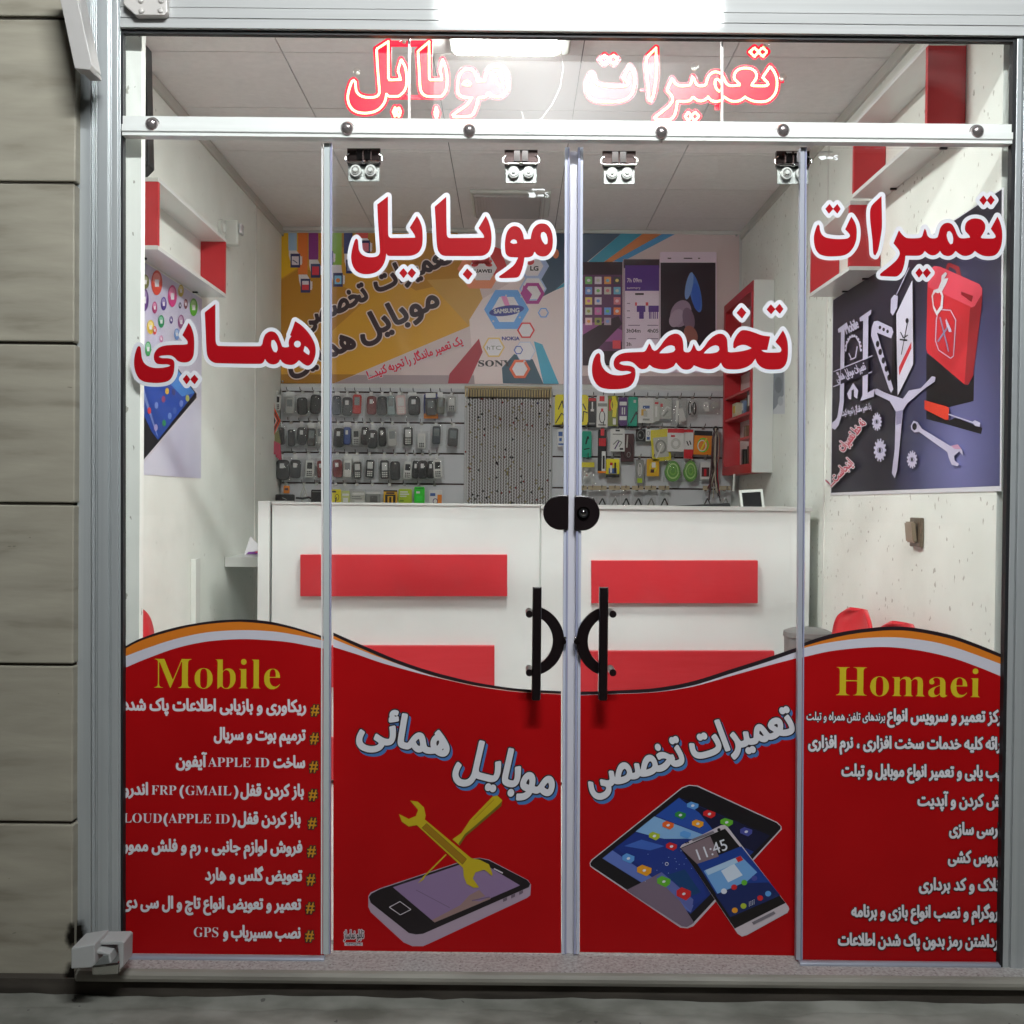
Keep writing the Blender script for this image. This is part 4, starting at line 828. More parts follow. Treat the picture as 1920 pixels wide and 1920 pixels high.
cd2('charger_bag', 'tilted yellow and clear bag in the second row', 880, 370, 1030, 630, cy, [(.12, .25, .88, .88, cpl), ('o', .5, .55, .3, .22, .1, cgy), ('l', [(.2, .9), (.6, .5)], .004, cw)], 1, group=G, rot=.10, bag=True)
cd2('cable_pack', 'white pack with a red header and a white cable ring', 1012, 365, 1144, 555, cw, [(0, .0, 1, .18, crd), ('o', .5, .65, .3, .24, .09, cpl), ('o', .5, .65, .2, .15, .02, cgy), (.2, .28, .45, .36, crd)], 1, group=G, dep=.065)
cd2('cable_pack', 'narrow white pack with a red foot in the second row', 1146, 372, 1220, 612, cw, [(0, .0, 1, .1, crd), (0, .68, 1, 1, crd), ('l', [(.3, .4), (.5, .55)], .003, cblk), ('l', [(.6, .38), (.75, .52)], .003, cblk)], 1, group=G)
cd2('cable_pack', 'orange pack with black header and a coiled cable', 1228, 382, 1374, 580, cor, [(0, 0, 1, .2, cblk), ('o', .5, .6, .32, .3, .06, cgn), ('o', .45, .62, .25, .24, .05, cw), ('l', [(.7, .3), (.4, .8)], .004, cy)], 1, group=G, rot=-.03)
cd2('memory_pack', 'clear bag with a yellow header in the third row by the seam', 302, 640, 410, 810, M_bag, [(.05, .0, 1, .24, cy), (.3, .5, .6, .75, cpl), ('l', [(.2, .8), (.8, .5)], .004, cw), (.4, .6, .5, .66, crd)], 2, bag=True, group=G)
cd2('flash_pack', 'yellow and black pack with a blue band in the third row', 508, 612, 616, 765, cy, [(0, .82, 1, 1, cblk), (.2, .5, .8, .8, cbl), (.3, .2, .45, .75, cw), (.62, .2, .75, .75, cblk), (.3, .2, .5, .35, crd)], 2, group=G, dep=.06)
cd2('flash_pack', 'narrow grey pack with a lime foot in the third row', 752, 618, 816, 815, cgy, [(.2, .78, .8, .97, clm), ('o', .5, .42, .25, .28, .08, cw), (.4, .3, .6, .6, cpl)], 2, group=G)
cd2('foil_pack', 'shiny gold foil pack in the third row', 842, 612, 942, 755, cgo, [('o', .5, .5, .3, .3, .12, cy), (.4, .2, .7, .5, cw), (.3, .6, .6, .8, cbr)], 2, group=G)
for nm, xx, lab in [('a', (988, 1122), 'left one of two round green earphone packs'), ('b', (1142, 1258), 'right one of two round green earphone packs')]:
    yf = YS - .06; a = P(A2(xx[0]), B2(620), yf); b = P(A2(xx[1]), B2(795), yf); c = (a + b) / 2; rx, rz = (b.x - a.x) / 2, (a.z - b.z) / 2
    t = thing('earphone_pack', lab, 'package', tuple(c), G); q = MB(); o = [(c.x + rx * math.cos(k * .3142) * (1 if math.sin(k * .3142) < 0 else .9), c.z - .004 + rz * math.sin(k * .3142)) for k in range(20)]
    q.prism([(x, yf, z) for x, z in o], [(x, yf + .015, z) for x, z in o], C('pack_leaf', (95, 150, 60))); q.build('pack_body', t, .002)
    q = MB(); n = 20
    for r_, mt, yy in ((.75, C('leaf_pale', (170, 205, 130)), .0006), (.42, C('leaf_mid', (120, 175, 70)), .0009)): q.add([(c.x + (x - c.x) * r_, yf - yy, c.z + (z - c.z) * r_) for x, z in o] + [(c.x + (x - c.x) * (r_ - .14), yf - yy, c.z + (z - c.z) * (r_ - .14)) for x, z in o], [[k, (k + 1) % n, n + (k + 1) % n, n + k] for k in range(n)], mt)
    q.build('cable_coil', t); q = MB(); pillow(q, a.x - .005, b.x + .005, yf, .05, b.z - .005, a.z + .01, M_bag); q.build('clear_bag', t); hook(swr, (A2(xx[0]) + A2(xx[1])) / 2, zr[2], yf)
cd2('battery_pack', 'small white pack with a dark red battery at the right end', 1282, 640, 1360, 780, cw, [(.1, .3, .9, .85, cbr), (.35, .4, .6, .8, crd)], 2, group=G)
# bundle of cables
t = thing('cable_bundle', 'long bundle of brown and white cables hanging beside the cabinet', 'cables', tuple(P(A2(1400), B2(640), YS - .07))); 
for nm, cnt, mt in [('brown_cable', 9, cbr), ('white_cable', 5, C('cable_cream', (190, 178, 160))), ('red_cable', 2, crd)]:
    q = MB()
    for k in range(cnt):
        u = 1405 + random.uniform(-28, 30); u2 = 1390 + random.uniform(-52, 52); e = B2(random.uniform(800, 965)); yy = YS - .05 - random.random() * .03
        q.tube([P(A2(1405 + random.uniform(-12, 12)), B2(362), yy), P(A2(u), B2(450), yy - .01), P(A2(u - 6), B2(620), yy), P(A2((u + u2) / 2 - 10), B2(780), yy), P(A2(u2), e, yy)], .0035, mt, 6)
    q.build(nm, t)
q = MB(); q.ball(P(A2(1405), B2(368), YS - .06), .016, M_black); q.build('cable_tie', t)
# bottom row of clear bags with tan headers
spots = [(318, 60), (395, 70), (470, 80), (575, 90), (665, 70), (765, 90), (870, 90), (980, 85), (1330, 60), (1480, 90)]
for k, (x, wd) in enumerate(spots):
    yf = YS - .05 - .012 * (k % 2); a = P(A2(x - wd / 2), B2(866), yf); b = P(A2(x + wd / 2), B2(1060), yf)
    t = thing('spare_part_bag', f'tan topped bag of small parts, {ORD[k]} from left, bottom row right of curtain', 'parts bag', ((a.x + b.x) / 2, yf, b.z), 'clear bags with tan headers')
    q = MB(); pillow(q, a.x, b.x, yf, .05, b.z, a.z, M_bag, 6, 8, .012); q.build('clear_bag', t)
    q = MB(); q.box(a.x, b.x, yf - .001, yf + .002, a.z, a.z + .022, M_tan); q.build('header_card', t)
    q = MB(); c = P(A2(x + 8), B2(965), yf); q.tube([(c.x - .02, yf, c.z - .02), (c.x, yf, c.z + .02), (c.x + .016, yf, c.z - .015), (c.x + .004, yf, c.z - .03)], .004, M_black if k % 3 else cgy, 6); q.build('spare_part', t)
    hook(swr, A2(x), zr[3], yf)
# bottom row on the left wall
def cl(name, label, x0, y0, x1, y1, base, marks=(), **k): return card(name, label, k.pop('cat', 'package'), swl, X(x0), Y(y0), X(x1), Y(y1), base, marks, zl[3], **k)
G2 = 'accessory packs in the bottom row on the left slat wall'
cl('black_pouch', 'flat black pouch at the left end behind the counter top', 175, 992, 345, 1090, cblk, [('l', [(.35, .3), (.6, .5)], .002, cgy)], cat='pouch', hk=False, dep=.12)
cl('orange_plug', 'small orange plug pack in the bottom row of the left wall', 248, 915, 300, 985, cor, [(.2, .3, .8, .6, cbr)], group=G2)
t = thing('cable_coil', 'loose pale cable coil between the black pouch and black bag', 'cables', tuple(P(X(430), Y(1000), YS - .06))); q = MB(); q.tube([P(X(a), Y(b), YS - .06) for a, b in [(440, 905), (400, 1000), (415, 1060), (450, 960), (430, 920), (460, 1010), (480, 1050)]], .0035, cpl, 6); q.build('pale_cable', t); q = MB(); q.tube([P(X(a), Y(b), YS - .07) for a, b in [(360, 1025), (420, 1030), (480, 1020), (500, 1035)]], .006, cblk, 6); q.build('black_cable', t); hook(swl, X(437), zl[3], YS - .06)
cl('black_bag', 'black zip bag left of the door edge in the bottom row', 496, 950, 606, 1090, cblk, [(.1, .12, .9, .15, cgy)], cat='pouch', group=G2)
cl('earphone_pack', 'yellow earphone pack just right of the door edge in the bottom row', 676, 948, 764, 1090, cy, [('o', .6, .5, .22, .2, .05, cblk), ('l', [(.4, .9), (.55, .5)], .003, cblk), (.1, .1, .5, .2, cblk)], group=G2)
cl('earphone_pack', 'pale lime pack right of the yellow earphone pack', 770, 960, 842, 1090, C('pack_palelime', (190, 195, 130)), [(.1, .2, .9, .35, cw), (.2, .5, .8, .8, cw)], group=G2)
cl('charger_pack', 'clear pack with a white card of small print in the bottom row', 848, 965, 980, 1090, cpl, [(.1, .1, .95, .25, cw), (.1, .35, .7, .42, cgy), (.1, .5, .8, .57, cgy), (.3, .65, .95, .95, cw)], bag=True, group=G2)
cl('charger_pack', 'clear pack with a grey charger under a black cable in the bottom row', 988, 970, 1118, 1090, cgy, [(0, 0, 1, .16, cw), (.3, .3, .8, .9, C('pack_dgrey', (80, 78, 76)))], bag=True, group=G2)
cl('earphone_pack', 'yellow pack with a black window in the bottom row', 1148, 955, 1270, 1090, cgo, [(0, 0, 1, .1, cblk), (.12, .3, .88, 1, cblk), (.3, .4, .7, .9, cgo), (.42, .45, .58, .9, cblk), (.2, .14, .8, .26, cbr)], group=G2)
cl('earphone_pack', 'lime green pack with white caption lines in the bottom row', 1282, 945, 1402, 1090, clm, [(.12, .14, .7, .22, cw), (.12, .28, .8, .36, cw), (.12, .42, .6, .48, cw), (.1, .7, .4, .78, C('lime_dk', (90, 130, 30)))], group=G2)
cl('earphone_pack', 'bright green pack with a rounded top in the bottom row', 1424, 925, 1516, 1090, cgn, [(.2, .25, .55, .36, cw), (.1, .05, .9, .12, C('green_dk', (30, 150, 35))), (.2, .5, .8, .8, C('green_md', (60, 215, 70)))], group=G2)
cl('earphone_pack', 'white and orange pack with a dark cable loop at the right of the bottom row', 1556, 955, 1672, 1090, cw, [(.66, .3, 1, 1, cor), ('o', .5, .75, .2, .2, .06, cpur), (.1, .2, .5, .4, cbl)], group=G2)
# blue header and orange foot of the thirteenth cover
card('phone_case_box', 'blue and orange phone box behind a cover near the right of the top row', 'package', swl, X(1512), Y(88), X(1640), Y(312), C('hdr_blue', (40, 50, 130)), [(0, .8, 1, 1, cor), (.1, .2, .9, .8, cgy)], zl[0], dep=.03)

# bead curtain
YC_ = 2.99
bc = thing('bead_curtain', 'hanging curtain of black and white bead strings in the back doorway', 'bead curtain', tuple(P(953, 945, YC_)))
q = MB(); a, b = P(871, 721, YC_), P(1035, 729, YC_); q.box(a.x, b.x, YC_ - .004, YC_ + .02, b.z, b.z + .012, M_tan); q.build('top_rail', bc)
n = 33; q = MB()
M_bk = mat('bead_black', raw=(.02, .02, .03), rough=.2); M_bw = mat('bead_white', raw=(.90, .88, .90), rough=.15); M_bg = mat('bead_gold', raw=(.50, .42, .22), rough=.25); M_bb = mat('bead_blue', raw=(.05, .05, .20), rough=.25); M_br = mat('bead_red', raw=(.40, .06, .06), rough=.25)
for k in range(n):
    x = a.x + (b.x - a.x) * (k + .5) / n; zt_ = b.z - .002
    q.cyl((x, YC_, zt_), (x, YC_, zt_ - .045), .0042, C('bead_tan', (205, 185, 145)), 8)
q.build('tan_tube', bc)
for k in range(n):
    x = a.x + (b.x - a.x) * (k + .5) / n; z = b.z - .050; zb_ = .95; q = MB(); i = random.randrange(5); z -= random.random() * .006
    tint = random.random()
    while z > zb_:
        r_ = .0050; m_ = M_bw if random.random() > .015 else M_bk
        if m_ is M_bk and tint > .75 and random.random() < .4: m_ = M_bg if tint < .9 else M_bb
        if m_ is M_bw and random.random() < .03: m_ = M_bg
        if random.random() < .006: m_ = M_br
        zz = z - .0075; xo = .0016 * (1 if i % 2 else -1)
        q.add([(x + xo, YC_, zz + .0078), (x + xo - r_, YC_, zz), (x + xo, YC_ - r_, zz), (x + xo + r_, YC_, zz), (x + xo, YC_ + r_, zz), (x + xo, YC_, zz - .0078)], [(0, 1, 2), (0, 2, 3), (0, 3, 4), (0, 4, 1), (5, 2, 1), (5, 3, 2), (5, 4, 3), (5, 1, 4)], m_, True)
        z -= .0082; i += 1
    q.build('bead_string', bc)
# woven charm on the left
yw = 2.92
wc = thing('woven_charm', 'woven orange and olive wall charm with pink tassels left of the phone covers', 'wall charm', tuple(P(515, 860, yw)))
q = MB(); cor2 = C('charm_orange', (200, 75, 35)); dia = lambda r: [P(514, 789 - 26 * r, yw), P(514 + 12 * r, 789, yw), P(514, 789 + 26 * r, yw), P(514 - 12 * r, 789, yw)]
for k, (r_, mt) in enumerate([(1, cor2), (.78, cblk), (.6, cor2), (.42, cw), (.3, cblk)]): f = [v + Vector((0, -.0012 * k, 0)) for v in dia(r_)]; q.prism(f, [v + Vector((0, .006, 0)) for v in f], mt)
q.build('diamond', wc)
q = MB(); q.slab([(503, 795), (512, 815), (522, 806), (526, 830), (518, 850), (504, 830)], yw + .008, yw + .02, C('charm_olive', (125, 120, 70))); q.build('woven_body', wc)
for k in range(9):
    q = MB(); u = 503 + 2.6 * k; q.cyl(P(u, 822 + 1.2 * k, yw + .002), P(u + 1.5, 838 + 2.8 * k + random.uniform(-3, 3), yw), .005, C('charm_pink', (175, 45, 75)), 7, .009); q.build('tassel', wc)
q = MB(); q.tube([P(512, 731, yw), P(514, 764, yw)], .003, cor2, 6); q.build('cord', wc)

# ================================================================== lettering traced as outlines
W1 = [[(400,82),(402,400),(408,428),(430,440),(634,437),(628,415),(586,352),(648,250),(672,290),(690,340),(697,400),(697,470),(688,520),(660,565),(610,590),(560,594),(420,594),(398,590),(386,572),(378,625),(360,670),(330,710),(290,737),(230,750),(170,745),(125,720),(95,670),(84,610),(90,550),(105,490),(118,455),(130,444),(142,458),(146,500),(152,545),(175,580),(215,600),(260,605),(295,600),(320,585),(330,560),(328,500),(315,300),(308,152)],
      [(495,740),(533,698),(569,742),(534,785)], [(565,742),(604,697),(642,738),(606,785)],
      [(900,85),(903,380),(908,425),(930,440),(1224,438),(1220,415),(1176,355),(1238,250),(1262,300),(1280,360),(1288,430),(1282,510),(1262,560),(1220,590),(1170,595),(900,595),(860,585),(830,550),(818,490),(808,300),(800,172)],
      [(1078,700),(1125,748),(1088,800),(1040,752)],
      [(1352,768),(1420,720),(1480,670),(1516,608),(1480,606),(1440,600),(1410,575),(1402,520),(1405,450),(1420,390),(1450,350),(1490,338),(1530,355),(1555,400),(1566,452),(1622,448),(1628,410),(1645,360),(1680,325),(1720,315),(1762,325),(1795,365),(1812,430),(1812,500),(1800,550),(1765,590),(1720,598),(1680,585),(1656,556),(1640,590),(1610,605),(1570,608),(1562,660),(1545,720),(1525,765),(1500,780),(1370,785),(1352,780)],
      [(1715,395),(1735,388),(1755,405),(1768,450),(1765,490),(1745,495),(1722,465),(1710,425)], [(1448,478),(1460,458),(1480,452),(1500,462),(1508,485),(1475,490)]]
W2 = [[(828,50),(830,380),(838,430),(860,447),(1250,450),(1272,430),(1280,390),(1300,340),(1340,312),(1385,315),(1420,350),(1445,410),(1462,455),(1490,462),(1525,455),(1522,420),(1528,385),(1548,355),(1535,345),(1560,280),(1583,212),(1640,250),(1700,310),(1745,375),(1772,440),(1778,510),(1765,570),(1740,615),(1705,635),(1665,620),(1620,583),(1590,612),(1550,628),(1500,622),(1462,600),(1442,575),(1425,605),(1390,622),(1350,620),(1318,600),(1298,570),(1285,600),(1255,618),(860,612),(815,605),(775,580),(750,530),(742,450),(735,300),(728,130)],
      [(1360,395),(1385,390),(1410,430),(1418,480),(1405,510),(1380,500),(1358,450)], [(1605,398),(1628,408),(1637,430),(1628,453),(1605,462),(1582,453),(1573,430),(1582,408)], [(1675,448),(1700,465),(1720,500),(1715,535),(1690,520),(1662,498)],
      [(575,228),(600,270),(620,330),(628,400),(627,480),(620,540),(595,585),(555,603),(502,602),(470,588),(440,558),(410,540),(370,537),(310,542),(292,552),(320,562),(380,565),(420,575),(438,600),(440,650),(432,710),(410,755),(370,785),(300,798),(220,797),(150,785),(100,750),(70,690),(58,620),(62,550),(80,480),(92,455),(104,448),(118,458),(125,500),(132,560),(155,610),(195,640),(250,655),(320,655),(380,645),(403,632),(370,622),(320,622),(270,612),(247,575),(250,520),(285,470),(340,447),(420,438),(530,435),(565,430),(562,400),(515,345)],
      [(518,762),(555,718),(592,765),(555,812)], [(588,765),(630,718),(668,762),(632,812)]]
W3 = [[(108,488),(122,505),(125,560),(140,610),(170,650),(220,680),(280,690),(340,685),(390,672),(403,662),(370,652),(310,652),(265,635),(243,600),(247,555),(275,515),(330,490),(400,483),(470,480),(520,475),(545,440),(562,402),(575,420),(590,455),(610,470),(630,462),(660,430),(700,375),(740,335),(790,315),(830,322),(860,360),(870,420),(872,465),(885,480),(915,482),(935,470),(950,440),(962,405),(975,430),(990,462),(1010,470),(1030,462),(1060,430),(1100,375),(1145,335),(1195,315),(1235,325),(1262,365),(1268,430),(1272,478),(1300,483),(1380,475),(1440,462),(1487,445),(1440,422),(1400,416),(1360,428),(1332,450),(1318,440),(1322,390),(1350,330),(1390,288),(1440,285),(1510,305),(1580,330),(1652,340),(1625,462),(1570,464),(1600,480),(1650,485),(1738,482),(1752,465),(1745,440),(1698,388),(1766,285),(1790,330),(1808,390),(1812,470),(1805,550),(1785,600),(1750,630),(1690,638),(1620,635),(1570,615),(1535,580),(1518,540),(1490,580),(1440,615),(1370,635),(1300,637),(1250,630),(1222,605),(1208,575),(1180,610),(1120,635),(1060,632),(1010,618),(965,600),(940,630),(900,640),(860,632),(825,600),(805,575),(780,610),(720,635),(660,635),(600,620),(565,595),(540,625),(500,635),(470,625),(445,600),(415,575),(370,563),(310,568),(292,583),(330,598),(390,605),(430,625),(440,670),(430,730),(400,780),(350,805),(270,815),(180,812),(120,795),(75,750),(52,690),(48,620),(60,550),(85,500)],
      [(652,492),(680,460),(720,430),(760,420),(790,430),(798,458),(780,478),(730,490)], [(1052,492),(1085,458),(1125,430),(1165,420),(1190,432),(1195,458),(1175,480),(1120,492)],
      [(1392,75),(1438,125),(1398,180),(1348,128)], [(1618,98),(1657,50),(1699,95),(1660,142)], [(1695,92),(1735,46),(1772,92),(1738,138)]]
W4 = [[(413,268),(440,310),(458,360),(463,420),(455,490),(430,550),(385,600),(330,622),(250,628),(180,625),(125,605),(92,560),(78,500),(78,440),(95,375),(108,345),(118,340),(128,355),(132,390),(148,430),(180,455),(240,468),(320,472),(380,465),(402,445),(395,425),(358,385)],
      [(178,200),(218,155),(252,200),(212,245)], [(248,200),(288,155),(318,200),(288,245)],
      [(685,82),(690,350),(678,450),(655,570),(630,620),(612,605),(605,500),(585,203)],
      [(672,788),(690,770),(760,715),(820,660),(848,610),(840,570),(792,510),(842,392),(870,430),(905,458),(950,465),(1020,462),(1048,450),(1062,410),(1074,375),(1088,400),(1100,440),(1125,462),(1165,465),(1190,455),(1200,420),(1215,370),(1245,335),(1285,325),(1320,340),(1345,380),(1365,430),(1390,460),(1430,465),(1482,458),(1475,440),(1440,400),(1435,365),(1450,320),(1490,292),(1540,286),(1585,298),(1615,335),(1618,380),(1600,420),(1578,455),(1590,465),(1690,466),(1712,455),(1708,435),(1668,380),(1728,268),(1752,320),(1768,380),(1772,450),(1765,520),(1745,575),(1710,615),(1660,627),(1600,622),(1555,600),(1525,578),(1500,605),(1460,622),(1420,622),(1385,605),(1352,578),(1325,610),(1290,625),(1250,618),(1225,600),(1212,577),(1195,600),(1160,618),(1125,615),(1095,598),(1075,578),(1055,605),(1020,622),(900,622),(897,660),(885,720),(865,770),(830,805),(800,810),(690,805),(672,800)],
      [(1280,405),(1300,398),(1320,425),(1330,470),(1325,512),(1305,520),(1285,490),(1272,440)],
      [(990,775),(1025,730),(1059,775),(1022,822)], [(1055,775),(1095,732),(1130,775),(1090,822)], [(1565,122),(1602,78),(1636,122),(1603,168)], [(1632,122),(1668,76),(1704,120),(1670,168)]]
def crop(W, ox, oy, s): return [np.array(spline(w_)) * s + (ox, oy) for w_ in W]
def window_word(name, label, loops, yy, parent=None):
    t = thing(name, label, 'window lettering', tuple(PY(yy).at(*np.concatenate(loops).mean(0))), 'red and white words stuck on the glass')
    f = Field(loops, 1.0, 7.6, True)
    for nm, lv, k, mt in (('white_border', 7.2, 1, V_white), ('red_letters', 0, 3, V_letter)):
        p = Print(PY(yy)); v, fa = f.fill(lv); p.lay(v, fa, mt, k); p.build(nm, t)
L1 = crop(W1, 640, 350, .21875); L2 = crop(W2, 240, 560, .19792); L3 = crop(W3, 1100, 560, .20833); L4 = crop(W4, 1510, 350, .20833)
window_word('window_lettering', 'red Persian word with two tall strokes on the left door, above the banner shelves', L1, .0315)
window_word('window_lettering', 'red Persian word low on the left side pane, ending over the phone poster', L2, .0005)
window_word('window_lettering', 'red Persian word with two looped letters on the right door', L3, .0315)
window_word('window_lettering', 'red Persian word on the right side pane over the tool poster', L4, .0005)

# ------------------------------------------------------------------ LED sign behind the transom
def led(label, W, xs, xd, ymap, gap):
    loops = []
    for w_ in W:
        a = spline(w_, 8); loops.append(np.stack([np.interp(a[:, 0], xs, xd), ymap(a[:, 1])], 1))
    al = np.concatenate(loops); yl = .030
    t = thing('led_sign', label, 'LED sign', tuple(P(al[:, 0].mean(), al[:, 1].max(), yl)), 'red LED words in the transom')
    p = Print(PY(yl)); f = Field(loops, .9, 8, True); v, fa = f.fill(6.3); p.lay(v, fa, M_ledplate, 0); o = p.build('red_acrylic', t)
    md = o.modifiers.new('thick', 'SOLIDIFY'); md.thickness = .002; md.offset = 0
    q = MB(); step = 4.0; rd = .0035
    for lp in loops:
        seg = np.roll(lp, -1, 0) - lp; ln = np.hypot(seg[:, 0], seg[:, 1]); tot = ln.sum(); n = max(8, int(tot / step)); cum = np.concatenate(([0], np.cumsum(ln)))
        for k in range(n):
            d = tot * k / n; i = min(len(ln) - 1, np.searchsorted(cum, d, 'right') - 1); a = lp[i] + seg[i] * ((d - cum[i]) / max(ln[i], 1e-6))
            c = P(a[0], a[1], yl - .0030); o6 = [(c.x + rd * math.cos(1.0472 * h), c.y, c.z + rd * math.sin(1.0472 * h)) for h in range(6)]
            i6 = [(c.x + rd * .7 * math.cos(1.0472 * h), c.y - .002, c.z + rd * .7 * math.sin(1.0472 * h)) for h in range(6)]
            q.add(o6 + i6, [[h, (h + 1) % 6, 6 + (h + 1) % 6, 6 + h] for h in range(6)] + [[6, 7, 8, 9, 10, 11]], M_led)
    q.build('led_outline', t)
    for u, v in gap[0]:
        q = MB(); c = P(u, v, .016); q.cyl(c, c + Vector((0, .012, 0)), .010, M_bag, 14, .005); q.ball(c + Vector((0, .014, 0)), .005, M_edge); q.build('suction_cup', t)
    for (u0, v0, u1, v1) in gap[1]:
        q = MB(); q.rect(u0, v0, u1, v1, yl + .004, yl + .007, M_ledplate); q.build('tie_bar', t)
led('red LED outline word on the left of the transom, beside the bright ceiling lamp', W1, [84, 400, 648, 900, 1238, 1402, 1812], [652, 728, 752, 804.5, 829.7, 858, 952], lambda y: 78 + (y - 82) * .2006,
    ([(669, 134), (757, 74)], [(726, 76, 800, 87), (745, 178, 806, 186)]))
led('red LED outline word on the right of the transom with dots above and below', W4, [78, 413, 685, 842, 1074, 1285, 1540, 1728, 1772], [1100, 1181, 1230, 1260, 1299, 1343, 1400, 1444, 1457], lambda y: 90 + (y - 82) * .185,
    ([(1303, 126), (1436, 82), (1468, 145)], [(1454, 148, 1470, 155), (1200, 166, 1235, 171), (1340, 170, 1349, 206)]))
q = MB(); pts = [P(u, v, .05) for u, v in [(1058, 72), (1052, 100), (1056, 130), (1050, 165), (1036, 195), (1016, 222), (996, 235), (982, 225), (978, 210)]]; q.tube(pts, .0016, mat('thin_wire', raw=(.75, .72, .72), rough=.3), 6)
tag(q.build('sign_wire'), 'thin pale wire looping between the two LED words', 'wire')

# etched makers' marks on the glass
M_etch = mat('etched_white', raw=(.75, .76, .76), rough=.6)
p = Print(PY(.0316)); p.rect(997, 354, 1022, 356.5, M_etch, 1); p.poly([(989, 361), (1003, 361), (1003, 365), (1006, 363), (1004, 370), (990, 370), (993, 366)], M_etch, 1); p.rect(1008, 365, 1020, 368, M_etch, 1); p.text('S', (1022, 370), (1029, 370), 14, [(.1, M_etch)], .5)
tag(p.build('glass_mark'), 'tiny white etched mark near the top of the left door', 'glass mark')
p = Print(PY(.0004)); p.rect(1534, 284, 1562, 286, M_etch, 1); p.poly([(1534, 294), (1548, 292), (1550, 298), (1540, 300)], M_etch, 1); p.rect(1551, 294, 1562, 298, M_etch, 1); p.text('S', (1564, 300), (1571, 300), 13, [(.4, M_etch)], .5)
tag(p.build('glass_mark'), 'tiny white etched mark at the top of the right side pane', 'glass mark')

# ------------------------------------------------------------------ printed banners on the glass
def smooth(pts, k=8):
    out = []
    for i in range(len(pts) - 1):
        p0, p1, p2, p3 = pts[max(0, i - 1)], pts[i], pts[i + 1], pts[min(len(pts) - 1, i + 2)]
        for j in range(k):
            t = j / k; out.append(tuple(.5 * ((2 * b) + (c - a) * t + (2 * a - 5 * b + 4 * c - d) * t * t + (3 * b - a - 3 * c + d) * t ** 3) for a, b, c, d in zip(p0, p1, p2, p3)))
    return out + [pts[-1]]
def cv(pts, ox=0, oy=0, s=1.0, xs=None):
    p = [(ox + x / s, oy + y / s) for x, y in pts]
    return p
def resamp(p, xs): p = smooth(p); a = np.array(p); return [(x, float(np.interp(x, a[:, 0], a[:, 1]))) for x in xs]
def banner(name, label, yy, left, right, bot, curves, frame=None):
    """curves: list of (points, material) from the top line down; the last one starts the red"""
    t = thing(name, label, 'window banner', tuple(P((left + right) / 2, bot[0], yy)), 'printed red banners on the glass'); p = Print(PY(yy))
    xs = list(np.linspace(left, right, 50)); cs = [resamp(c, xs) for c, _ in curves]
    bt = [(x + (bot[3] if len(bot) > 3 else 0) * (x - left), bot[0] + (bot[1] - bot[0]) * (x - left) / (right - left)) for x in xs]
    p.strip(cs[0], bt, V_black, 0)
    for i in range(1, len(cs)): p.strip(cs[i], bt, curves[i][1])
    p.build('printed_sheet', t); return t, p
S2 = 4.571
tl, p = banner('window_banner', 'red banner headed Mobile on the left side pane with hash marked Persian lines', .0002, 231, 608, (1787, 1791), [
    (cv([(48,978),(190,905),(390,835),(600,785),(830,750),(1080,738),(1300,755),(1500,800),(1650,845),(1780,888)], 220, 1000, S2), V_black),
    (cv([(48,1000),(190,925),(390,858),(650,795),(900,765),(1080,760),(1300,780),(1500,820),(1700,880),(1780,912)], 220, 1000, S2), V_orange),
    (cv([(48,1062),(250,985),(500,905),(760,850),(1040,830),(1300,838),(1500,865),(1700,905),(1780,924)], 220, 1000, S2), V_lilac),
    (cv([(48,1160),(250,1075),(500,985),(750,930),(1000,908),(1200,910),(1450,930),(1650,965),(1780,990)], 220, 1000, S2), V_red)])
tp = p.part(); tp.mb = MB(); tp.text(serif('Mobile'), (288, 1290), (526, 1292), 82, [(-.7, V_yellow)], .8); tp.build('title', tl)
tp = p.part(); tp.mb = MB(); V_t = mat('vinyl_text', rough=.4, raw=(.72, .70, .74)); EM = 31
def ln(tp, segs, base, out=True, em=EM, bold=1.2):
    for body, x0, x1, k in segs:
        e = em * k; s = .0105
        bb = -.1 if any(ord(ch) > 0x1D3FF for ch in body) else bold if k > .7 else .5
        lv = [(bb + 1.5, V_black), (bb, V_t)] if out else [(bb, V_t)]
        tp.text(body, (x0, base + s * (x0 - 400)), (x1, base + s * (x1 - 400)), e, lv, .75)
bl3 = lambda v: 1280 + v / 3
ln(tp, [(shape('ریکاوری و بازیابی اطلاعات پاک شده'), 232, 573, 1)], bl3(158), False)
ln(tp, [(shape('ترمیم بوت و سریال'), 402, 572, 1)], bl3(318), False)
ln(tp, [(shape('ساخت'), 514, 571, 1), (serif('APPLE ID'), 390, 505, .82), (shape('آیفون'), 331, 387, 1)], bl3(472), False)
ln(tp, [(shape('باز کردن قفل'), 452, 569, 1), (')', 440, 446, .8), (serif('GMAIL'), 348, 434, .82), ('(', 338, 344, .8), (serif('FRP'), 284, 331, .82), (shape('اندرو'), 232, 277, 1)], bl3(632), False)
ln(tp, [(shape('باز کردن قفل'), 447, 563, 1), (')', 437, 442.5, .8), (serif('APPLE ID'), 316, 431, .82), ('(', 308, 314, .8), (serif('LOUD'), 232, 304, .82)], bl3(790), False)
ln(tp, [(shape('فروش لوازم جانبی ، رم و فلش ممور'), 232, 566, 1)], bl3(948), False)
ln(tp, [(shape('تعویض گلس و هارد'), 386, 566, 1)], bl3(1107), False)
ln(tp, [(shape('تعمیر و تعویض انواع تاچ و ال سی دی'), 231, 564, 1)], bl3(1268), False)
ln(tp, [(shape('نصب مسیریاب و'), 420, 563, 1), (serif('GPS'), 364, 410, .85)], bl3(1428), False)
tp.build('service_list', tl)
tp = p.part(); tp.mb = MB()
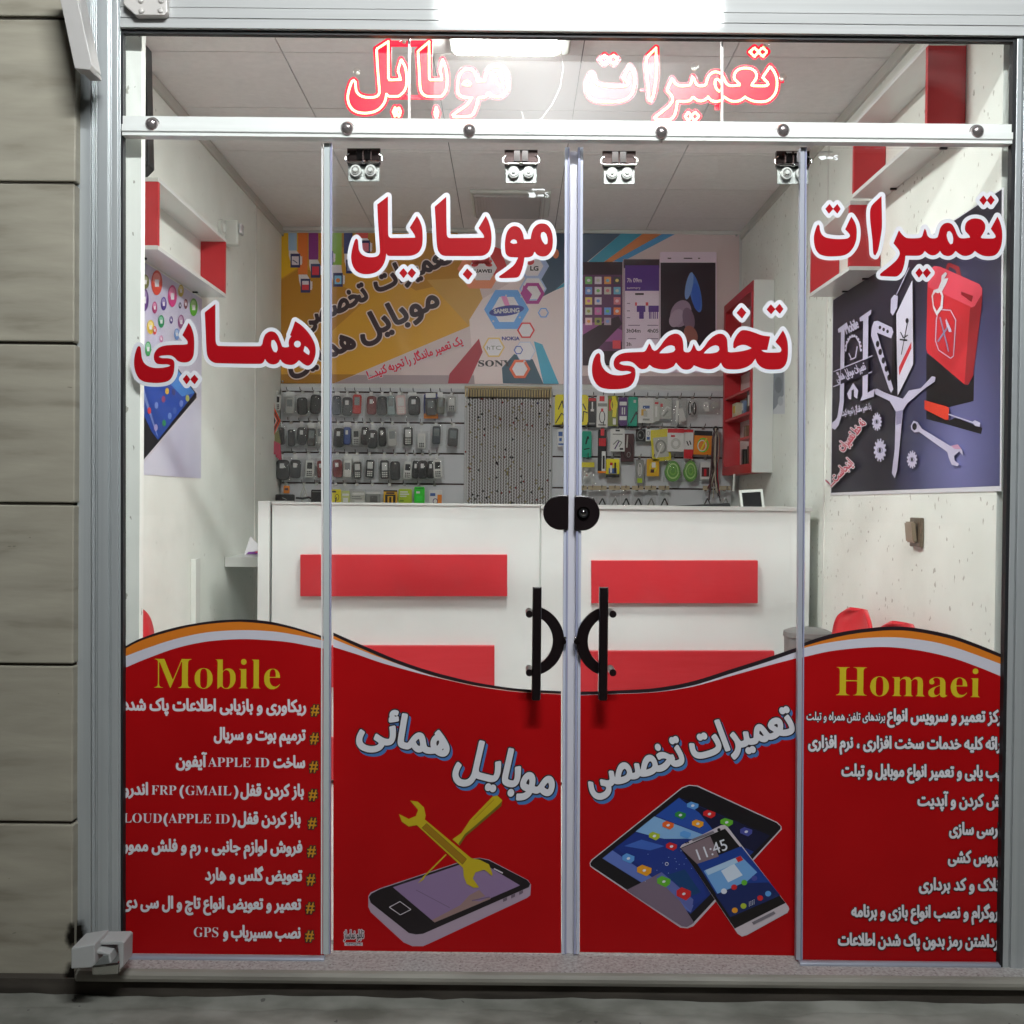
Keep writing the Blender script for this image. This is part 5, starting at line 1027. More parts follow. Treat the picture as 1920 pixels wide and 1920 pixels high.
for i in range(9): b = bl3(182 + i * 158.5); x = 583 - i * 1.25; tp.text('#', (x, b - 1), (x + 15, b - .5), 29, [(2.2, V_black), (.5, C('hash', (200, 140, 30)))], .6)
tp.build('hash_marks', tl)

tr_, p = banner('window_banner', 'red banner headed Homaei on the right side pane with black edged Persian lines', .0002, 1503, 1879, (1799, 1805, 0, -.02), [
    ([(1503,1207),(1547,1192),(1597,1182),(1663,1175),(1713,1177),(1780,1190),(1830,1207),(1879,1227)], V_black),
    ([(1503,1213),(1547,1200),(1597,1189),(1663,1182),(1713,1184),(1780,1197),(1830,1214),(1879,1234)], V_orange),
    ([(1503,1216),(1547,1206),(1613,1197),(1680,1195),(1747,1203),(1800,1217),(1879,1246)], V_lilac),
    ([(1503,1233),(1563,1220),(1647,1213),(1713,1218),(1780,1232),(1830,1249),(1879,1269)], V_red)])
tp = p.part(); tp.mb = MB(); tp.text(serif('Homaei'), (1566, 1304), (1838, 1308), 80, [(-.7, V_yellow)], .8); tp.build('title', tr_)
tp = p.part(); tp.mb = MB(); rx = lambda v: 1480 + v / 3
def lr(segs, base): ln(tp, [(b, rx(a), rx(c), k) for b, a, c, k in segs], bl3(base) - 11.5, True)
lr([(shape('رکز تعمیر و سرویس انواع'), 552, 1192, 1), (shape('برندهای تلفن همراه و تبلت'), 97, 537, .68)], 208)
lr([(shape('رائه کلیه خدمات سخت افزاری ، نرم افزاری'), 108, 1188, 1)], 362)
lr([(shape('یب یابی و تعمیر انواع موبایل و تبلت'), 295, 1188, 1)], 520)
lr([(shape('ش کردن و آپدیت'), 722, 1186, 1)], 682)
lr([(shape('ارسی سازی'), 900, 1182, 1)], 842)
lr([(shape('یروس کشی'), 893, 1180, 1)], 1000)
lr([(shape('نلاک و کد برداری'), 730, 1178, 1)], 1155)
lr([(shape('روگرام و نصب انواع بازی و برنامه'), 350, 1170, 1)], 1310)
lr([(shape('رداشتن رمز بدون پاک شدن اطلاعات'), 275, 1170, 1)], 1470)
tp.build('service_list', tr_)

# left door banner: wrench, screwdriver and phone
td, p = banner('window_banner', 'red banner on the left door with a yellow wrench over a phone', .0316, 625, 1052, (1782, 1787), [
    ([(625,1186),(680,1210),(747,1238),(813,1260),(880,1277),(930,1286),(980,1292),(1052,1296)], V_black),
    ([(625,1192),(680,1217),(747,1245),(813,1267),(880,1283),(930,1291),(980,1297),(1052,1301)], V_orange),
    ([(625,1198),(660,1212),(700,1228),(747,1245.5),(813,1267.5),(880,1283.5),(930,1291.5),(980,1297.5),(1052,1301.5)], V_lilac),
    ([(625,1213),(670,1227),(713,1242),(780,1261),(843,1276),(890,1286),(930,1292.5),(980,1298),(1052,1302)], V_red)])
def headline(tp, words):
    for body, bl, br, em, sh in words:
        lp = text_px(body, bl, br, em, sh); f = Field(lp, .8, 7)
        for lv, dx, dy, mt in ((4.6, 4, 6, V_blue), (5.4, 0, 0, V_black), (2.8, 0, 0, V_white)):
            v, fa = f.fill(lv); tp.lay([(x + dx, y + dy) for x, y in v], fa, mt)
tp = p.part(); tp.mb = MB()
headline(tp, [(shape('همائی'), (671, 1384), (838, 1417), 84, 0), (shape('موبایـل'), (852, 1446), (1033, 1492), 92, 0)])
tp.build('headline', td)
tp = p.part(); tp.mb = MB(); c3 = lambda pts: [(580 + x / 3, 1280 + y / 3) for x, y in pts]
tp.poly(c3([(332,1200),(345,1180),(400,1155),(900,990),(960,985),(1010,995),(1230,1110),(1247,1135),(1243,1195),(1225,1210),(700,1455),(640,1482),(580,1482),(530,1460),(345,1290),(332,1260)]), C('phone_rim', (168, 148, 166)))
tp.poly(c3([(335,1205),(350,1185),(400,1160),(900,994),(960,988),(1010,999),(1225,1110),(1243,1130),(1235,1150),(640,1412),(600,1416),(560,1408),(345,1238)]), C('phone_face', (24, 14, 20)))
tp.poly(c3([(470,1150),(900,1005),(960,1005),(1185,1140),(705,1348)]), C('phone_screen', (138, 112, 150)))
tp.poly(c3([(705,1348),(690,1335),(850,1250),(900,1195),(955,1165),(990,1200),(920,1225),(960,1230),(1010,1205),(1020,1215)]), C('screen_tan', (148, 118, 116)))
tp.line(c3([(600,1165),(790,1265)]), 1.2, C('screen_crack', (110, 88, 120))); tp.line(c3([(915,1225),(1015,1205)]), 2, C('screen_crack', (110, 88, 120)))
tp.line(c3([(450,1262),(510,1230),(572,1275),(512,1305),(450,1262)]), 1.3, C('home_key', (200, 190, 200))); tp.line(c3([(1038,1045),(1088,1070)]), 2.4, C('home_key', (200, 190, 200)))
for k in range(3): tp.poly(c3([(1090 + k * 45, 1215 - k * 20), (1112 + k * 45, 1205 - k * 20), (1112 + k * 45, 1222 - k * 20), (1090 + k * 45, 1232 - k * 20)]), C('side_port', (110, 92, 108)), tp.k + 1)
tp.k += 1
cy1 = C('tool_yellow', (190, 165, 25)); cy2 = C('tool_gold', (150, 110, 12)); cy3 = C('tool_shade', (112, 92, 20))
tp.line(c3([(770,965),(640,1095)]), 2.6, cy1); tp.poly(c3([(655,1075),(610,1128),(645,1105)]), cy1)
tp.poly(c3([(805,880),(855,845),(905,770),(1030,640),(1055,632),(1085,660),(1080,690),(940,810),(880,860),(845,915)]), cy1)
tp.poly(c3([(1084,665),(1080,692),(940,812),(880,862),(846,914),(838,905),(875,850),(935,800),(1060,690)]), cy3); tp.line(c3([(925,770),(1040,655)]), 1, cy2)
tp.poly(c3([(568,662),(610,668),(645,700),(655,745),(650,768),(910,985),(960,995),(1010,1020),(1030,1070),(1028,1085),(985,1050),(935,1065),(920,1100),(955,1150),(925,1152),(885,1130),(868,1085),(865,1040),(605,800),(560,808),(520,780),(505,738),(560,765),(600,748),(612,715)]), cy1)
tp.poly(c3([(635,815),(660,790),(885,990),(862,1020)]), cy2); tp.line(c3([(635,815),(660,790),(885,990),(862,1020),(635,815)]), 1, cy3)
tp.build('picture', td)
tp = p.part(); tp.mb = MB(); tp.text(shape('تابلو نماساز'), (645, 1760), (682, 1759), 22, [(1.7, C('mark_pale', (200, 190, 195))), (.3, V_black)], .5); tp.rect(646, 1767, 680, 1773, C('mark_pale', (200, 190, 195))); tp.text('۰۹۱۴۳۶۱۵۳۴۶', (648, 1772.5), (678, 1772.5), 7, [(.1, V_black)], .4); tp.build('maker_mark', td)

# right door banner: tablet and phone
te, p = banner('window_banner', 'red banner on the right door with a tablet and phone picture', .0316, 1087, 1497, (1785, 1792), [
    ([(1087,1297),(1148,1295),(1230,1290),(1300,1277),(1367,1256),(1433,1235),(1497,1213)], V_black),
    ([(1087,1303),(1148,1301),(1230,1297),(1300,1285),(1367,1264),(1433,1243),(1497,1221)], V_lilac),
    ([(1087,1303.5),(1148,1301.5),(1230,1297.6),(1300,1287),(1367,1268.5),(1433,1250),(1497,1233)], V_red)])
tp = p.part(); tp.mb = MB()
headline(tp, [(shape('تعمیرات'), (1302, 1422), (1492, 1372), 80, -.08), (shape('تخصصی'), (1108, 1482), (1285, 1430), 84, -.05)])
tp.build('headline', te)
tp = p.part(); tp.mb = MB(); c4 = lambda pts: [(1040 + x / 3.692, 1280 + y / 3.692) for x, y in pts]; cir = lambda x, y: c4([(x, y)])[0]
tp.poly(c4([(242,1250),(255,1225),(880,725),(930,708),(990,712),(1540,965),(1570,995),(1572,1015),(960,1685),(920,1700),(870,1695),(270,1290),(245,1270)]), C('tab_rim', (190, 180, 188)))
tp.poly(c4([(247,1250),(262,1228),(885,730),(930,713),(985,718),(1535,970),(1563,995),(1563,1012),(950,1672),(915,1690),(878,1685),(275,1283),(250,1266)]), C('tab_face', (20, 14, 20)))
tp.poly(c4([(330,1215),(860,795),(1490,1060),(940,1600)]), C('tab_blue', (26, 46, 120)))
tp.poly(c4([(560,1030),(690,925),(1130,1090),(900,1080),(740,1080)]), C('tab_glow', (128, 170, 215))); tp.poly(c4([(700,920),(860,797),(1050,875),(1150,1000),(1130,1090)]), C('tab_sky', (36, 74, 160)))
tp.poly(c4([(860,797),(1490,1060),(1380,1170),(1130,1060),(1000,900)]), C('tab_night', (18, 18, 52))); tp.poly(c4([(330,1215),(400,1160),(960,1540),(940,1590)]), C('tab_pale', (92, 112, 185)))
tp.poly(c4([(420,1140),(560,1040),(760,1080),(1000,1290),(1050,1480),(960,1540),(700,1350)]), C('tab_sea', (28, 50, 130))); tp.poly(c4([(480,1130),(600,1085),(760,1130),(660,1160)]), C('tab_wave', (60, 96, 180))); tp.poly(c4([(780,1330),(900,1290),(1010,1450),(930,1480)]), C('tab_deep', (18, 60, 110)))
tp.poly(c4([(495,1435),(740,1310),(965,1660),(915,1690),(880,1685)]), C('tab_glare', (118, 100, 118))); tp.poly(c4([(700,1345),(740,1310),(960,1500),(945,1585)]), C('tab_glare2', (92, 100, 165)))
def icon(x, y, w_, h_, mt, sk=.12):
    tp.poly(c4([(x - w_, y - h_ * .5), (x - w_ * .3, y - h_), (x + w_, y - h_ * .4), (x + w_ * .95, y + h_ * .4), (x + w_ * .3, y + h_), (x - w_, y + h_ * .3)]), mt, tp.k + 1)
Ic = {k: C('icon_' + k, v) for k, v in dict(blue=(90, 150, 215), red=(200, 32, 36), green=(95, 170, 45), orange=(225, 95, 35), amber=(225, 150, 30), lime=(165, 180, 45), indigo=(70, 74, 150), dgreen=(40, 130, 60), white=(215, 215, 225), pale=(150, 175, 220)).items()}
for x, y, k, w_, h_ in [(955,850,'blue',40,28),(1070,908,'red',42,30),(870,915,'dgreen',38,28),(1190,965,'green',44,30),(990,975,'amber',40,30),(785,985,'orange',40,30),(1325,1030,'indigo',42,32),(905,1050,'blue',38,28),(690,1060,'lime',38,30),(808,1132,'red',38,30),(510,1215,'blue',42,36),(620,1298,'amber',50,40),(755,1375,'green',46,40),(893,1460,'red',50,46)]: icon(x, y, w_, h_, Ic[k])
tp.k += 1
for x, y in [(955,850),(1070,908),(870,915),(1190,965),(990,975),(785,985),(1325,1030),(690,1060),(808,1132),(510,1215),(620,1298),(755,1375),(893,1460)]: u, v = cir(x, y); tp.ell(u, v, 3.4, 2.4, Ic['white'], tp.k + 1, -.3, 10)
tp.k += 1
for k in range(16): u, v = cir(600 + random.random() * 400, 1150 + random.random() * 250); tp.ell(u, v, .8, .8, Ic['pale'], tp.k + 1, 0, 6)
tp.k += 1; u, v = cir(775, 1253); tp.ring(u, v, 3.4, 1, Ic['white'], n=14)
tp.poly(c4([(868,1138),(880,1120),(1150,985),(1175,983),(1195,995),(1615,1545),(1622,1565),(1610,1590),(1330,1745),(1295,1755),(1265,1735)]), C('ph_silver', (196, 184, 192)))
tp.poly(c4([(870,1142),(1178,1008),(1597,1522),(1245,1700)]), C('ph_face', (18, 12, 16))); tp.poly(c4([(985,1250),(1290,1130),(1560,1470),(1215,1620),(1110,1450)]), C('ph_blue', (24, 58, 140)))
tp.poly(c4([(1030,1300),(1290,1200),(1400,1310),(1300,1400),(1130,1465)]), C('ph_glow', (110, 160, 215))); tp.poly(c4([(1150,1300),(1240,1250),(1300,1330),(1200,1380)]), C('ph_white', (205, 215, 232))); tp.poly(c4([(1110,1465),(1300,1385),(1480,1380),(1560,1470),(1215,1620)]), C('ph_sea', (22, 36, 92)))
tp.poly(c4([(872,1145),(1075,1060),(1135,1200),(985,1252)]), C('ph_glare', (128, 108, 116)))
tp.text('11:45', cir(1000, 1225), cir(1200, 1150), 30, [(.1, Ic['white'])], .5)
tp.poly(c4([(1040,1295),(1285,1195),(1305,1225),(1060,1330)]), C('ph_bar', (168, 196, 225))); tp.poly(c4([(1250,1210),(1285,1195),(1304,1224),(1268,1240)]), Ic['red'])
tp.poly(c4([(945,1080),(1095,1022),(1105,1035),(955,1095)]), C('ph_grille', (120, 112, 122)), tp.k + 1); tp.poly(c4([(1362,1655),(1515,1578),(1527,1595),(1375,1672)]), C('ph_grille', (120, 112, 122)), tp.k + 1); tp.k += 1
for x, y, r_ in [(1135,1015,3.2),(908,1105,1.6),(922,1102,1.6)]: u, v = cir(x, y); tp.ell(u, v, r_, r_, C('ph_face', (18, 12, 16)), tp.k + 1, 0, 12)
for x, y, k in [(1170,1440,'white'),(1240,1412,'red'),(1310,1380,'green'),(1380,1350,'indigo'),(1245,1572,'amber'),(1305,1542,'lime'),(1420,1487,'red'),(1475,1457,'blue')]: u, v = cir(x, y); tp.ell(u, v, 5.6, 5.2, Ic[k], tp.k + 1, 0, 14)
tp.k += 1
for a in range(4):
    for b in range(4): u, v = cir(1345 + a * 11, 1515 - a * 5 + b * 9); tp.ell(u, v, .9, .8, Ic['white'], tp.k + 1, 0, 6)
tp.k += 1; tp.build('picture', te)

# ------------------------------------------------------------------ big banner on the back wall
YBN = YB - .004
bn = thing('wall_banner', 'wide gold and beige printed banner with phone logos across the back wall', 'banner', tuple(P(950, 722, YBN))); p = Print(PY(YBN), .002)
B_gold = C('bn_gold', (188, 138, 38), 1.5); B_g2 = C('bn_gold_dark', (166, 116, 34), 1.5); B_y = C('bn_yellow', (202, 160, 28), 1.5); B_bg = C('bn_beige', (190, 172, 172), 1.45); B_g3 = C('bn_gold_tan', (178, 136, 66), 1.5)
p.poly([(527, 437), (1386, 437), (1386, 722), (527, 719)], B_bg, 0)
p.poly([(527, 437), (858, 437), (893, 520), (905, 560), (880, 612), (626, 719), (527, 719)], B_gold)
p.poly([(600, 437), (858, 437), (893, 520), (780, 545), (700, 500)], B_g2); p.poly([(527, 525), (566, 500), (690, 560), (590, 650), (527, 690)], B_g2); p.poly([(800, 525), (893, 520), (905, 560), (880, 612)], B_g3); p.poly([(527, 437), (562, 437), (562, 500), (527, 522)], B_y)
p.poly([(527, 702), (668, 702), (626, 719), (527, 719)], C('bn_gold_low', (150, 104, 30), 1.4)); p.poly([(668, 703), (1386, 706), (1386, 722), (626, 719)], C('bn_beige_low', (150, 134, 138), 1.4))
p.poly([(880, 600), (905, 560), (1060, 470), (1060, 720), (890, 720)], C('bn_beige_light', (206, 190, 190), 1.45)); p.poly([(1000, 437), (1165, 438), (1100, 492), (1040, 545), (1010, 560), (980, 500)], C('bn_navy', (62, 80, 100), 1.4))
p.poly([(840, 719), (843, 701), (898, 635), (905, 660), (878, 719)], C('bn_red', (150, 36, 52), 1.4)); p.poly([(941, 690), (943, 719), (1019, 720), (999, 674), (964, 664)], C('bn_teal_dark', (50, 78, 96), 1.4)); p.poly([(1001, 640), (1017, 646), (1048, 720), (1019, 720)], C('bn_teal', (62, 150, 180), 1.4))
p.poly([(1165, 438), (1206, 438), (1100, 520), (1040, 545)], C('bn_cyan', (58, 140, 165), 1.4)); p.poly([(1206, 438), (1243, 438), (1150, 490), (1060, 545), (1100, 515)], C('bn_orange', (186, 112, 60), 1.4)); p.poly([(1243, 438), (1268, 438), (1165, 492), (1150, 490)], C('bn_blue', (60, 130, 178), 1.4))
sk = C('bn_skin', (214, 205, 212), 1.4); nv = C('bn_navy2', (44, 48, 92), 1.4)
for x0, x1, v, col, px, py, scr in [(541, 557, 470, (150, 178, 205), 554, 489, (205, 196, 206)), (559, 577, 515, (212, 112, 48), 573, 536, (200, 60, 70)), (579, 597, 487, (128, 50, 125), 592, 508, (200, 50, 70)), (602, 616, 478, (200, 60, 60), 616, 484, (200, 60, 70)), (622, 641, 497, (130, 170, 58), 634, 525, (120, 175, 205)), (645, 661, 476, (52, 60, 115), 658, 500, (150, 160, 190)), (668, 690, 447, (205, 70, 55), 685, 464, (205, 110, 130))]:
    p.rect(x0, 437, x1, v, C(f'sleeve{x0}', col, 1.4), p.k + 1)
    p.poly([(x0 + 1, v), (x1 - 1, v), (px + 8, py - 12), (px + 13, py - 4), (px + 12, py + 8), (px - 8, py + 6), (px - 12, py - 10)], sk, p.k + 2); p.rect(px - 9, py - 13, px + 9, py + 13, nv, p.k + 3); p.rect(px - 6.5, py - 8, px + 6.5, py + 8, C(f'watch{x0}', scr, 1.4), p.k + 4)
    for k in range(3): p.rect(px + 9.5, py - 8 + 5 * k, px + 13, py - 5 + 5 * k, sk, p.k + 4)
p.line([(549, 488), (553, 490), (558, 494)], 1.6, nv, p.k + 5); p.ell(634, 526, 4, 4, C('bn_or2', (225, 120, 50), 1.4), p.k + 5); p.rect(567, 527, 579, 534, C('bn_wh2', (205, 200, 210), 1.4), p.k + 5); p.k += 6
def hexring(cx, cy, r, th, col, fillc=None, rot=0):
    if fillc: p.hexa(cx, cy, r, fillc, None, rot)
    p.ring(cx, cy, r, th, col, None, 6, rot)
c6 = lambda x, y: (840 + x / 5.647, 400 + y / 5.647); k6 = 1 / 5.647
hw = C('hex_white', (216, 204, 212), 1.4); ho_ = C('hex_orange', (226, 128, 92), 1.4); hr = C('hex_red', (196, 56, 60), 1.4); hp = C('hex_purple', (160, 52, 132), 1.4); hb = C('hex_blue', (92, 148, 215), 1.4); hlb = C('hex_pale_blue', (160, 175, 212), 1.4); hnb = C('hex_navy', (58, 84, 165), 1.4)
p.hexa(*c6(340, 590), 240 * k6, ho_); p.poly([c6(420, 330), c6(560, 380), c6(620, 560), c6(540, 700), c6(470, 640)], hr); p.hexa(*c6(370, 580), 150 * k6, hw)
for k in range(4):
    for s_ in (-1, 1): a = -math.pi / 2 + s_ * (.25 + .48 * k); x, y = c6(358 + 62 * math.cos(a) * 1.2, 540 + 60 * math.sin(a) * .9); p.ell(x, y, 9 - k * .8, 3.6, hr, p.k + 1, a)
p.k += 1; p.text('HUAWEI', c6(240, 628), c6(462, 630), 8.6, [(.35, V_black)], .4)
p.hexa(*c6(905, 560), 165 * k6, hlb); p.hexa(*c6(890, 560), 120 * k6, hw); p.ell(*c6(868, 510), 8, 7, hr); p.text('LG', c6(872, 606), c6(955, 608), 11.5, [(.5, V_black)], .4)
p.ell(*c6(1140, 430), 6, 9, ho_); hexring(*c6(900, 800), 145 * k6, 6 * k6 * 3, hlb, hw); hexring(*c6(895, 850), 128 * k6, 7, hp); p.poly([c6(800, 760), c6(890, 860), c6(845, 960), c6(775, 860)], hp)
hexring(*c6(620, 1020), 238 * k6, 15, hb, hw); p.poly([c6(560, 880), c6(620, 880), c6(660, 990), c6(610, 1000)], C('bn_pink', (215, 130, 180), 1.4))
p.ell(*c6(620, 1033), 33, 9.5, C('oval_navy', (44, 48, 130), 1.4), None, -.14); p.text('SAMSUNG', c6(488, 1062), c6(755, 1048), 11, [(.45, V_white)], .4)
hexring(*c6(1010, 1055), 58 * k6, 2.2, hb); hexring(*c6(825, 1240), 95 * k6, 3.4, hr, hw); p.text('NOKIA', c6(573, 1345), c6(757, 1345), 9.3, [(.4, C('nokia_blue', (52, 50, 130), 1.2))], .4)
hexring(*c6(485, 1420), 118 * k6, 3.2, C('hex_amber', (226, 178, 110), 1.4), hw); p.text('hTC', c6(412, 1446), c6(560, 1446), 10.5, [(.05, C('htc_grey', (120, 124, 110), 1.2))], .4)
hexring(*c6(815, 1460), 112 * k6, 1.2, hlb, hw); hexring(*c6(745, 1450), 50 * k6, 2, hnb); p.text(serif('SONY'), c6(322, 1622), c6(672, 1620), 16, [(.25, C('sony_grey', (60, 50, 56), 1.1))], .4)
hexring(*c6(760, 1650), 112 * k6, 5.5, C('hex_or2', (222, 96, 62), 1.4), hw)
for x, y in [(615, 875), (778, 885), (760, 1105), (480, 1145), (808, 1570)]: u, v = c6(x, y); p.ell(u, v, 2, 2, V_white, p.k + 1, 0, 8)
p.k += 1; p.build('printed_sheet', bn)
tp = p.part(); tp.mb = MB(); Bt = C('bn_text', (54, 34, 42), 1.2)
for body, a, b, em in [(shape('تعمیرات'), (708, 548), (850, 490), 52), (shape('تخصصی'), (568, 618), (692, 560), 52), (shape('موبایل'), (680, 640), (825, 572), 60), (shape('همایی'), (545, 700), (668, 650), 58)]: tp.text(body, a, b, em, [(4.4, C('bn_halo', (218, 190, 180), 1.4)), (2.2, Bt)], .7)
tp.build('headline', bn); tp = p.part(); tp.mb = MB(); tp.text(shape('یک تعمیر ماندگار را تجربه کنید...!'), (692, 711), (868, 645), 22, [(2.0, V_white), (.7, C('slogan', (200, 30, 60), 1.3))], .6); tp.build('slogan', bn)
# printed phones
tp = p.part(); tp.mb = MB(); c7 = lambda x, y: (1080 + x / 4.8, 420 + y / 4.8)
def r7(x0, y0, x1, y1, m_, lay=None): a = c7(x0, y0); b = c7(x1, y1); tp.rect(a[0], a[1], b[0], b[1], m_, lay)
wm = C('pp_white', (206, 188, 204), 1.4); dkm = C('pp_dark', (56, 38, 48), 1.3); pu = C('pp_purple', (84, 46, 128), 1.3)
r7(60, 345, 415, 1275, C('pp_plum', (98, 60, 92), 1.3)); r7(60, 345, 415, 460, dkm); tp.poly([c7(60, 900), c7(250, 880), c7(415, 960), c7(415, 1060), c7(60, 1060)], C('pp_pink', (150, 88, 140), 1.3)); tp.poly([c7(60, 1000), c7(280, 870), c7(380, 830), c7(415, 900), c7(200, 1120), c7(60, 1275)], dkm); r7(60, 1145, 415, 1275, dkm)
icn = [(120, 180, 110), (205, 195, 205), (220, 150, 90), (80, 76, 82), (120, 150, 205), (205, 200, 205), (190, 185, 175), (110, 170, 195), (215, 190, 110), (205, 195, 205), None, (200, 120, 130), (190, 190, 180), (200, 110, 170), (110, 150, 210), (215, 120, 80), (215, 180, 190), (150, 150, 90), (170, 150, 165)]
for i, cc in enumerate(icn):
    if cc: a, b = i % 4, i // 4; x, y = 82 + a * 85, 478 + b * 92; tp.rect(*c7(x, y), *c7(x + 62, y + 66), C(f'pp_icon{i}', cc, 1.3), tp.k + 1); tp.ell(*c7(x + 31, y + 33), 3.2, 3, C(f'pp_icon{(i + 5) % 19 if icn[(i + 5) % 19] else 0}', icn[(i + 5) % 19] or cc, 1.3), tp.k + 2)
r7(328, 1050, 400, 1125, C('pp_red', (205, 70, 80), 1.3), tp.k + 1); tp.k += 2
r7(422, 318, 750, 1215, C('pp_case', (170, 150, 165), 1.3)); r7(428, 322, 748, 400, dkm); r7(440, 375, 745, 605, pu); r7(440, 605, 745, 1215, wm)
tp.text('7h 09m', c7(458, 528), c7(588, 528), 11, [(.15, wm)], .4); tp.text('summary', c7(456, 588), c7(578, 588), 7, [(0, wm)], .4); tp.text('3h04m', c7(452, 980), c7(578, 980), 10, [(.15, Bt)], .4); tp.text('4h05', c7(640, 980), c7(738, 980), 10, [(.15, Bt)], .4); tp.text('3h', c7(452, 1100), c7(495, 1100), 9.5, [(.15, Bt)], .4)
r7(530, 625, 608, 642, Bt, tp.k + 1); r7(545, 738, 622, 795, pu, tp.k + 1); r7(566, 795, 608, 856, pu, tp.k + 1); r7(650, 738, 742, 795, pu, tp.k + 1); r7(530, 708, 546, 738, C('pp_red', (205, 70, 80)), tp.k + 1); r7(625, 708, 648, 738, C('pp_red', (205, 70, 80)), tp.k + 1)
for x in (655, 668, 688, 705, 725): r7(x, 795, x + 9, 856, pu, tp.k + 1)
for x, y, w_ in [(456, 718, 30), (456, 785, 28), (456, 846, 30), (468, 915, 105), (640, 915, 98), (468, 1035, 70), (640, 1035, 98)]: r7(x, y - 4, x + w_, y + 4, C('pp_small', (140, 118, 140), 1.2), tp.k + 1)
tp.k += 1
tp.poly([c7(752, 262), c7(764, 255), c7(1250, 255), c7(1262, 262), c7(1262, 1340), c7(752, 1340)], wm); r7(758, 352, 1252, 1285, C('pp_night', (48, 32, 44), 1.2))
for x, y, w_ in [(838, 313, 16), (1005, 313, 38), (1104, 313, 9)]: r7(x - w_, y - 5, x + w_, y + 5, dkm, tp.k + 1)
tp.k += 1
for x, y, a, b, ro, cc in [(1070, 620, 10, 38, -.22, (70, 110, 190)), (1015, 560, 6.5, 26, .2, (120, 150, 205)), (1080, 660, 8, 26, -.1, (56, 96, 190)), (940, 810, 19, 26, .35, (150, 126, 148)), (900, 850, 12, 18, .5, (168, 146, 166)), (1010, 860, 11, 22, -.2, (120, 96, 118)), (1030, 1000, 12, 18, -.4, (150, 92, 84))]: tp.ell(*c7(x, y), a, b, C(f'feather{x}{y}', cc, 1.2), None, ro)
tp.build('phone_picture', bn)
for u, v in [(530, 441), (530, 715), (1381, 441)]:
    q = MB(); c = P(u, v, YBN - .01); q.cyl(c, c + Vector((0, .006, 0)), .006, M_steel, 12); q.build('eyelet', bn)

# ------------------------------------------------------------------ poster on the left wall
lp = thing('phone_poster', 'pale lavender poster of a tablet and app icons on the left wall', 'poster', tuple(LEFT.at(320, 890))); p = Print(LEFT, .002, .0002)
zt_, zb_ = 1.955, LEFT.at(377, 897).z; ya, yb = LEFT.at(377, 700).y, LEFT.at(225, 700).y
Plav = mat('poster_lavender', rough=.35, raw=(.60, .58, .72)); noise_color(Plav, (.52, .50, .66), (.68, .67, .78), (2, 2, 2), 2)
q = p.mb; q.box(XL + .0005, XL + .0019, yb, ya, zb_, zt_, Plav)
c8 = lambda pts: [(220 + x / 3, 300 + y / 3) for x, y in pts]
p.poly(c8([(60, 1300), (335, 1155), (350, 1190), (448, 1310), (448, 1345), (128, 1725), (60, 1770)]), C('lp_rim', (208, 204, 214)))
p.poly(c8([(60, 1310), (330, 1162), (442, 1315), (442, 1338), (128, 1705), (60, 1750)]), C('lp_black', (22, 20, 26)))
p.poly(c8([(100, 1290), (250, 1215), (335, 1180), (432, 1310), (225, 1575), (190, 1530), (128, 1400)]), C('lp_blue', (34, 72, 165))); p.poly(c8([(250, 1215), (335, 1180), (432, 1310), (360, 1330)]), C('lp_sky', (70, 130, 205))); p.poly(c8([(128, 1290), (215, 1545), (226, 1560), (140, 1270)]), C('lp_line', (120, 140, 205)))
for x, y, cc in [(275, 1300, (215, 170, 60)), (215, 1380, (120, 140, 210)), (255, 1345, (140, 60, 110)), (312, 1305, (60, 60, 120)), (290, 1440, (110, 140, 210)), (318, 1410, (70, 100, 180)), (258, 1480, (40, 140, 90)), (390, 1340, (170, 170, 90)), (355, 1370, (110, 130, 200)), (365, 1255, (120, 140, 210)), (175, 1410, (210, 60, 70)), (212, 1505, (170, 160, 210))]: u, v = c8([(x, y)])[0]; p.ell(u, v, 3.6, 6.4, C(f'lpi{x}', cc), p.k + 1, 0, 12)
p.k += 1
for x, y, a, b, cc in [(150, 685, 24, 42, (110, 110, 60)), (217, 690, 31, 70, (205, 70, 55)), (147, 785, 24, 65, (90, 50, 130)), (205, 830, 14, 34, (180, 60, 120)), (256, 808, 16, 38, (80, 60, 150)), (305, 765, 25, 62, (205, 60, 130)), (353, 735, 16, 34, (190, 170, 60)), (348, 818, 8, 18, (60, 50, 90)), (380, 810, 11, 28, (120, 50, 70)), (425, 828, 22, 50, (90, 170, 55)), (182, 940, 21, 40, (215, 180, 60)), (205, 958, 11, 24, (205, 70, 70)), (242, 908, 17, 36, (45, 150, 100)), (298, 900, 10, 21, (80, 60, 140)), (354, 910, 18, 40, (150, 90, 140)), (330, 980, 15, 33, (110, 150, 210)), (242, 1007, 10, 20, (190, 110, 160)), (168, 1062, 18, 42, (60, 150, 90)), (60, 760, 22, 50, (60, 120, 190)), (80, 900, 20, 40, (200, 100, 60))]:
    u, v = c8([(x, y)])[0]; p.ell(u, v, a / 3, b / 3, C(f'lpc{x}{y}', cc), p.k + 1); p.ell(u - .6, v - b / 9, a / 4.4, b / 6.5, C(f'lpd{x}{y}', tuple(min(255, int(k * .6 + 100)) for k in cc)), p.k + 2)
    p.rect(u - a / 8, v - b / 12, u + a / 8, v + b / 9, V_white, p.k + 3)
p.k += 3; p.build('printed_sheet', lp)

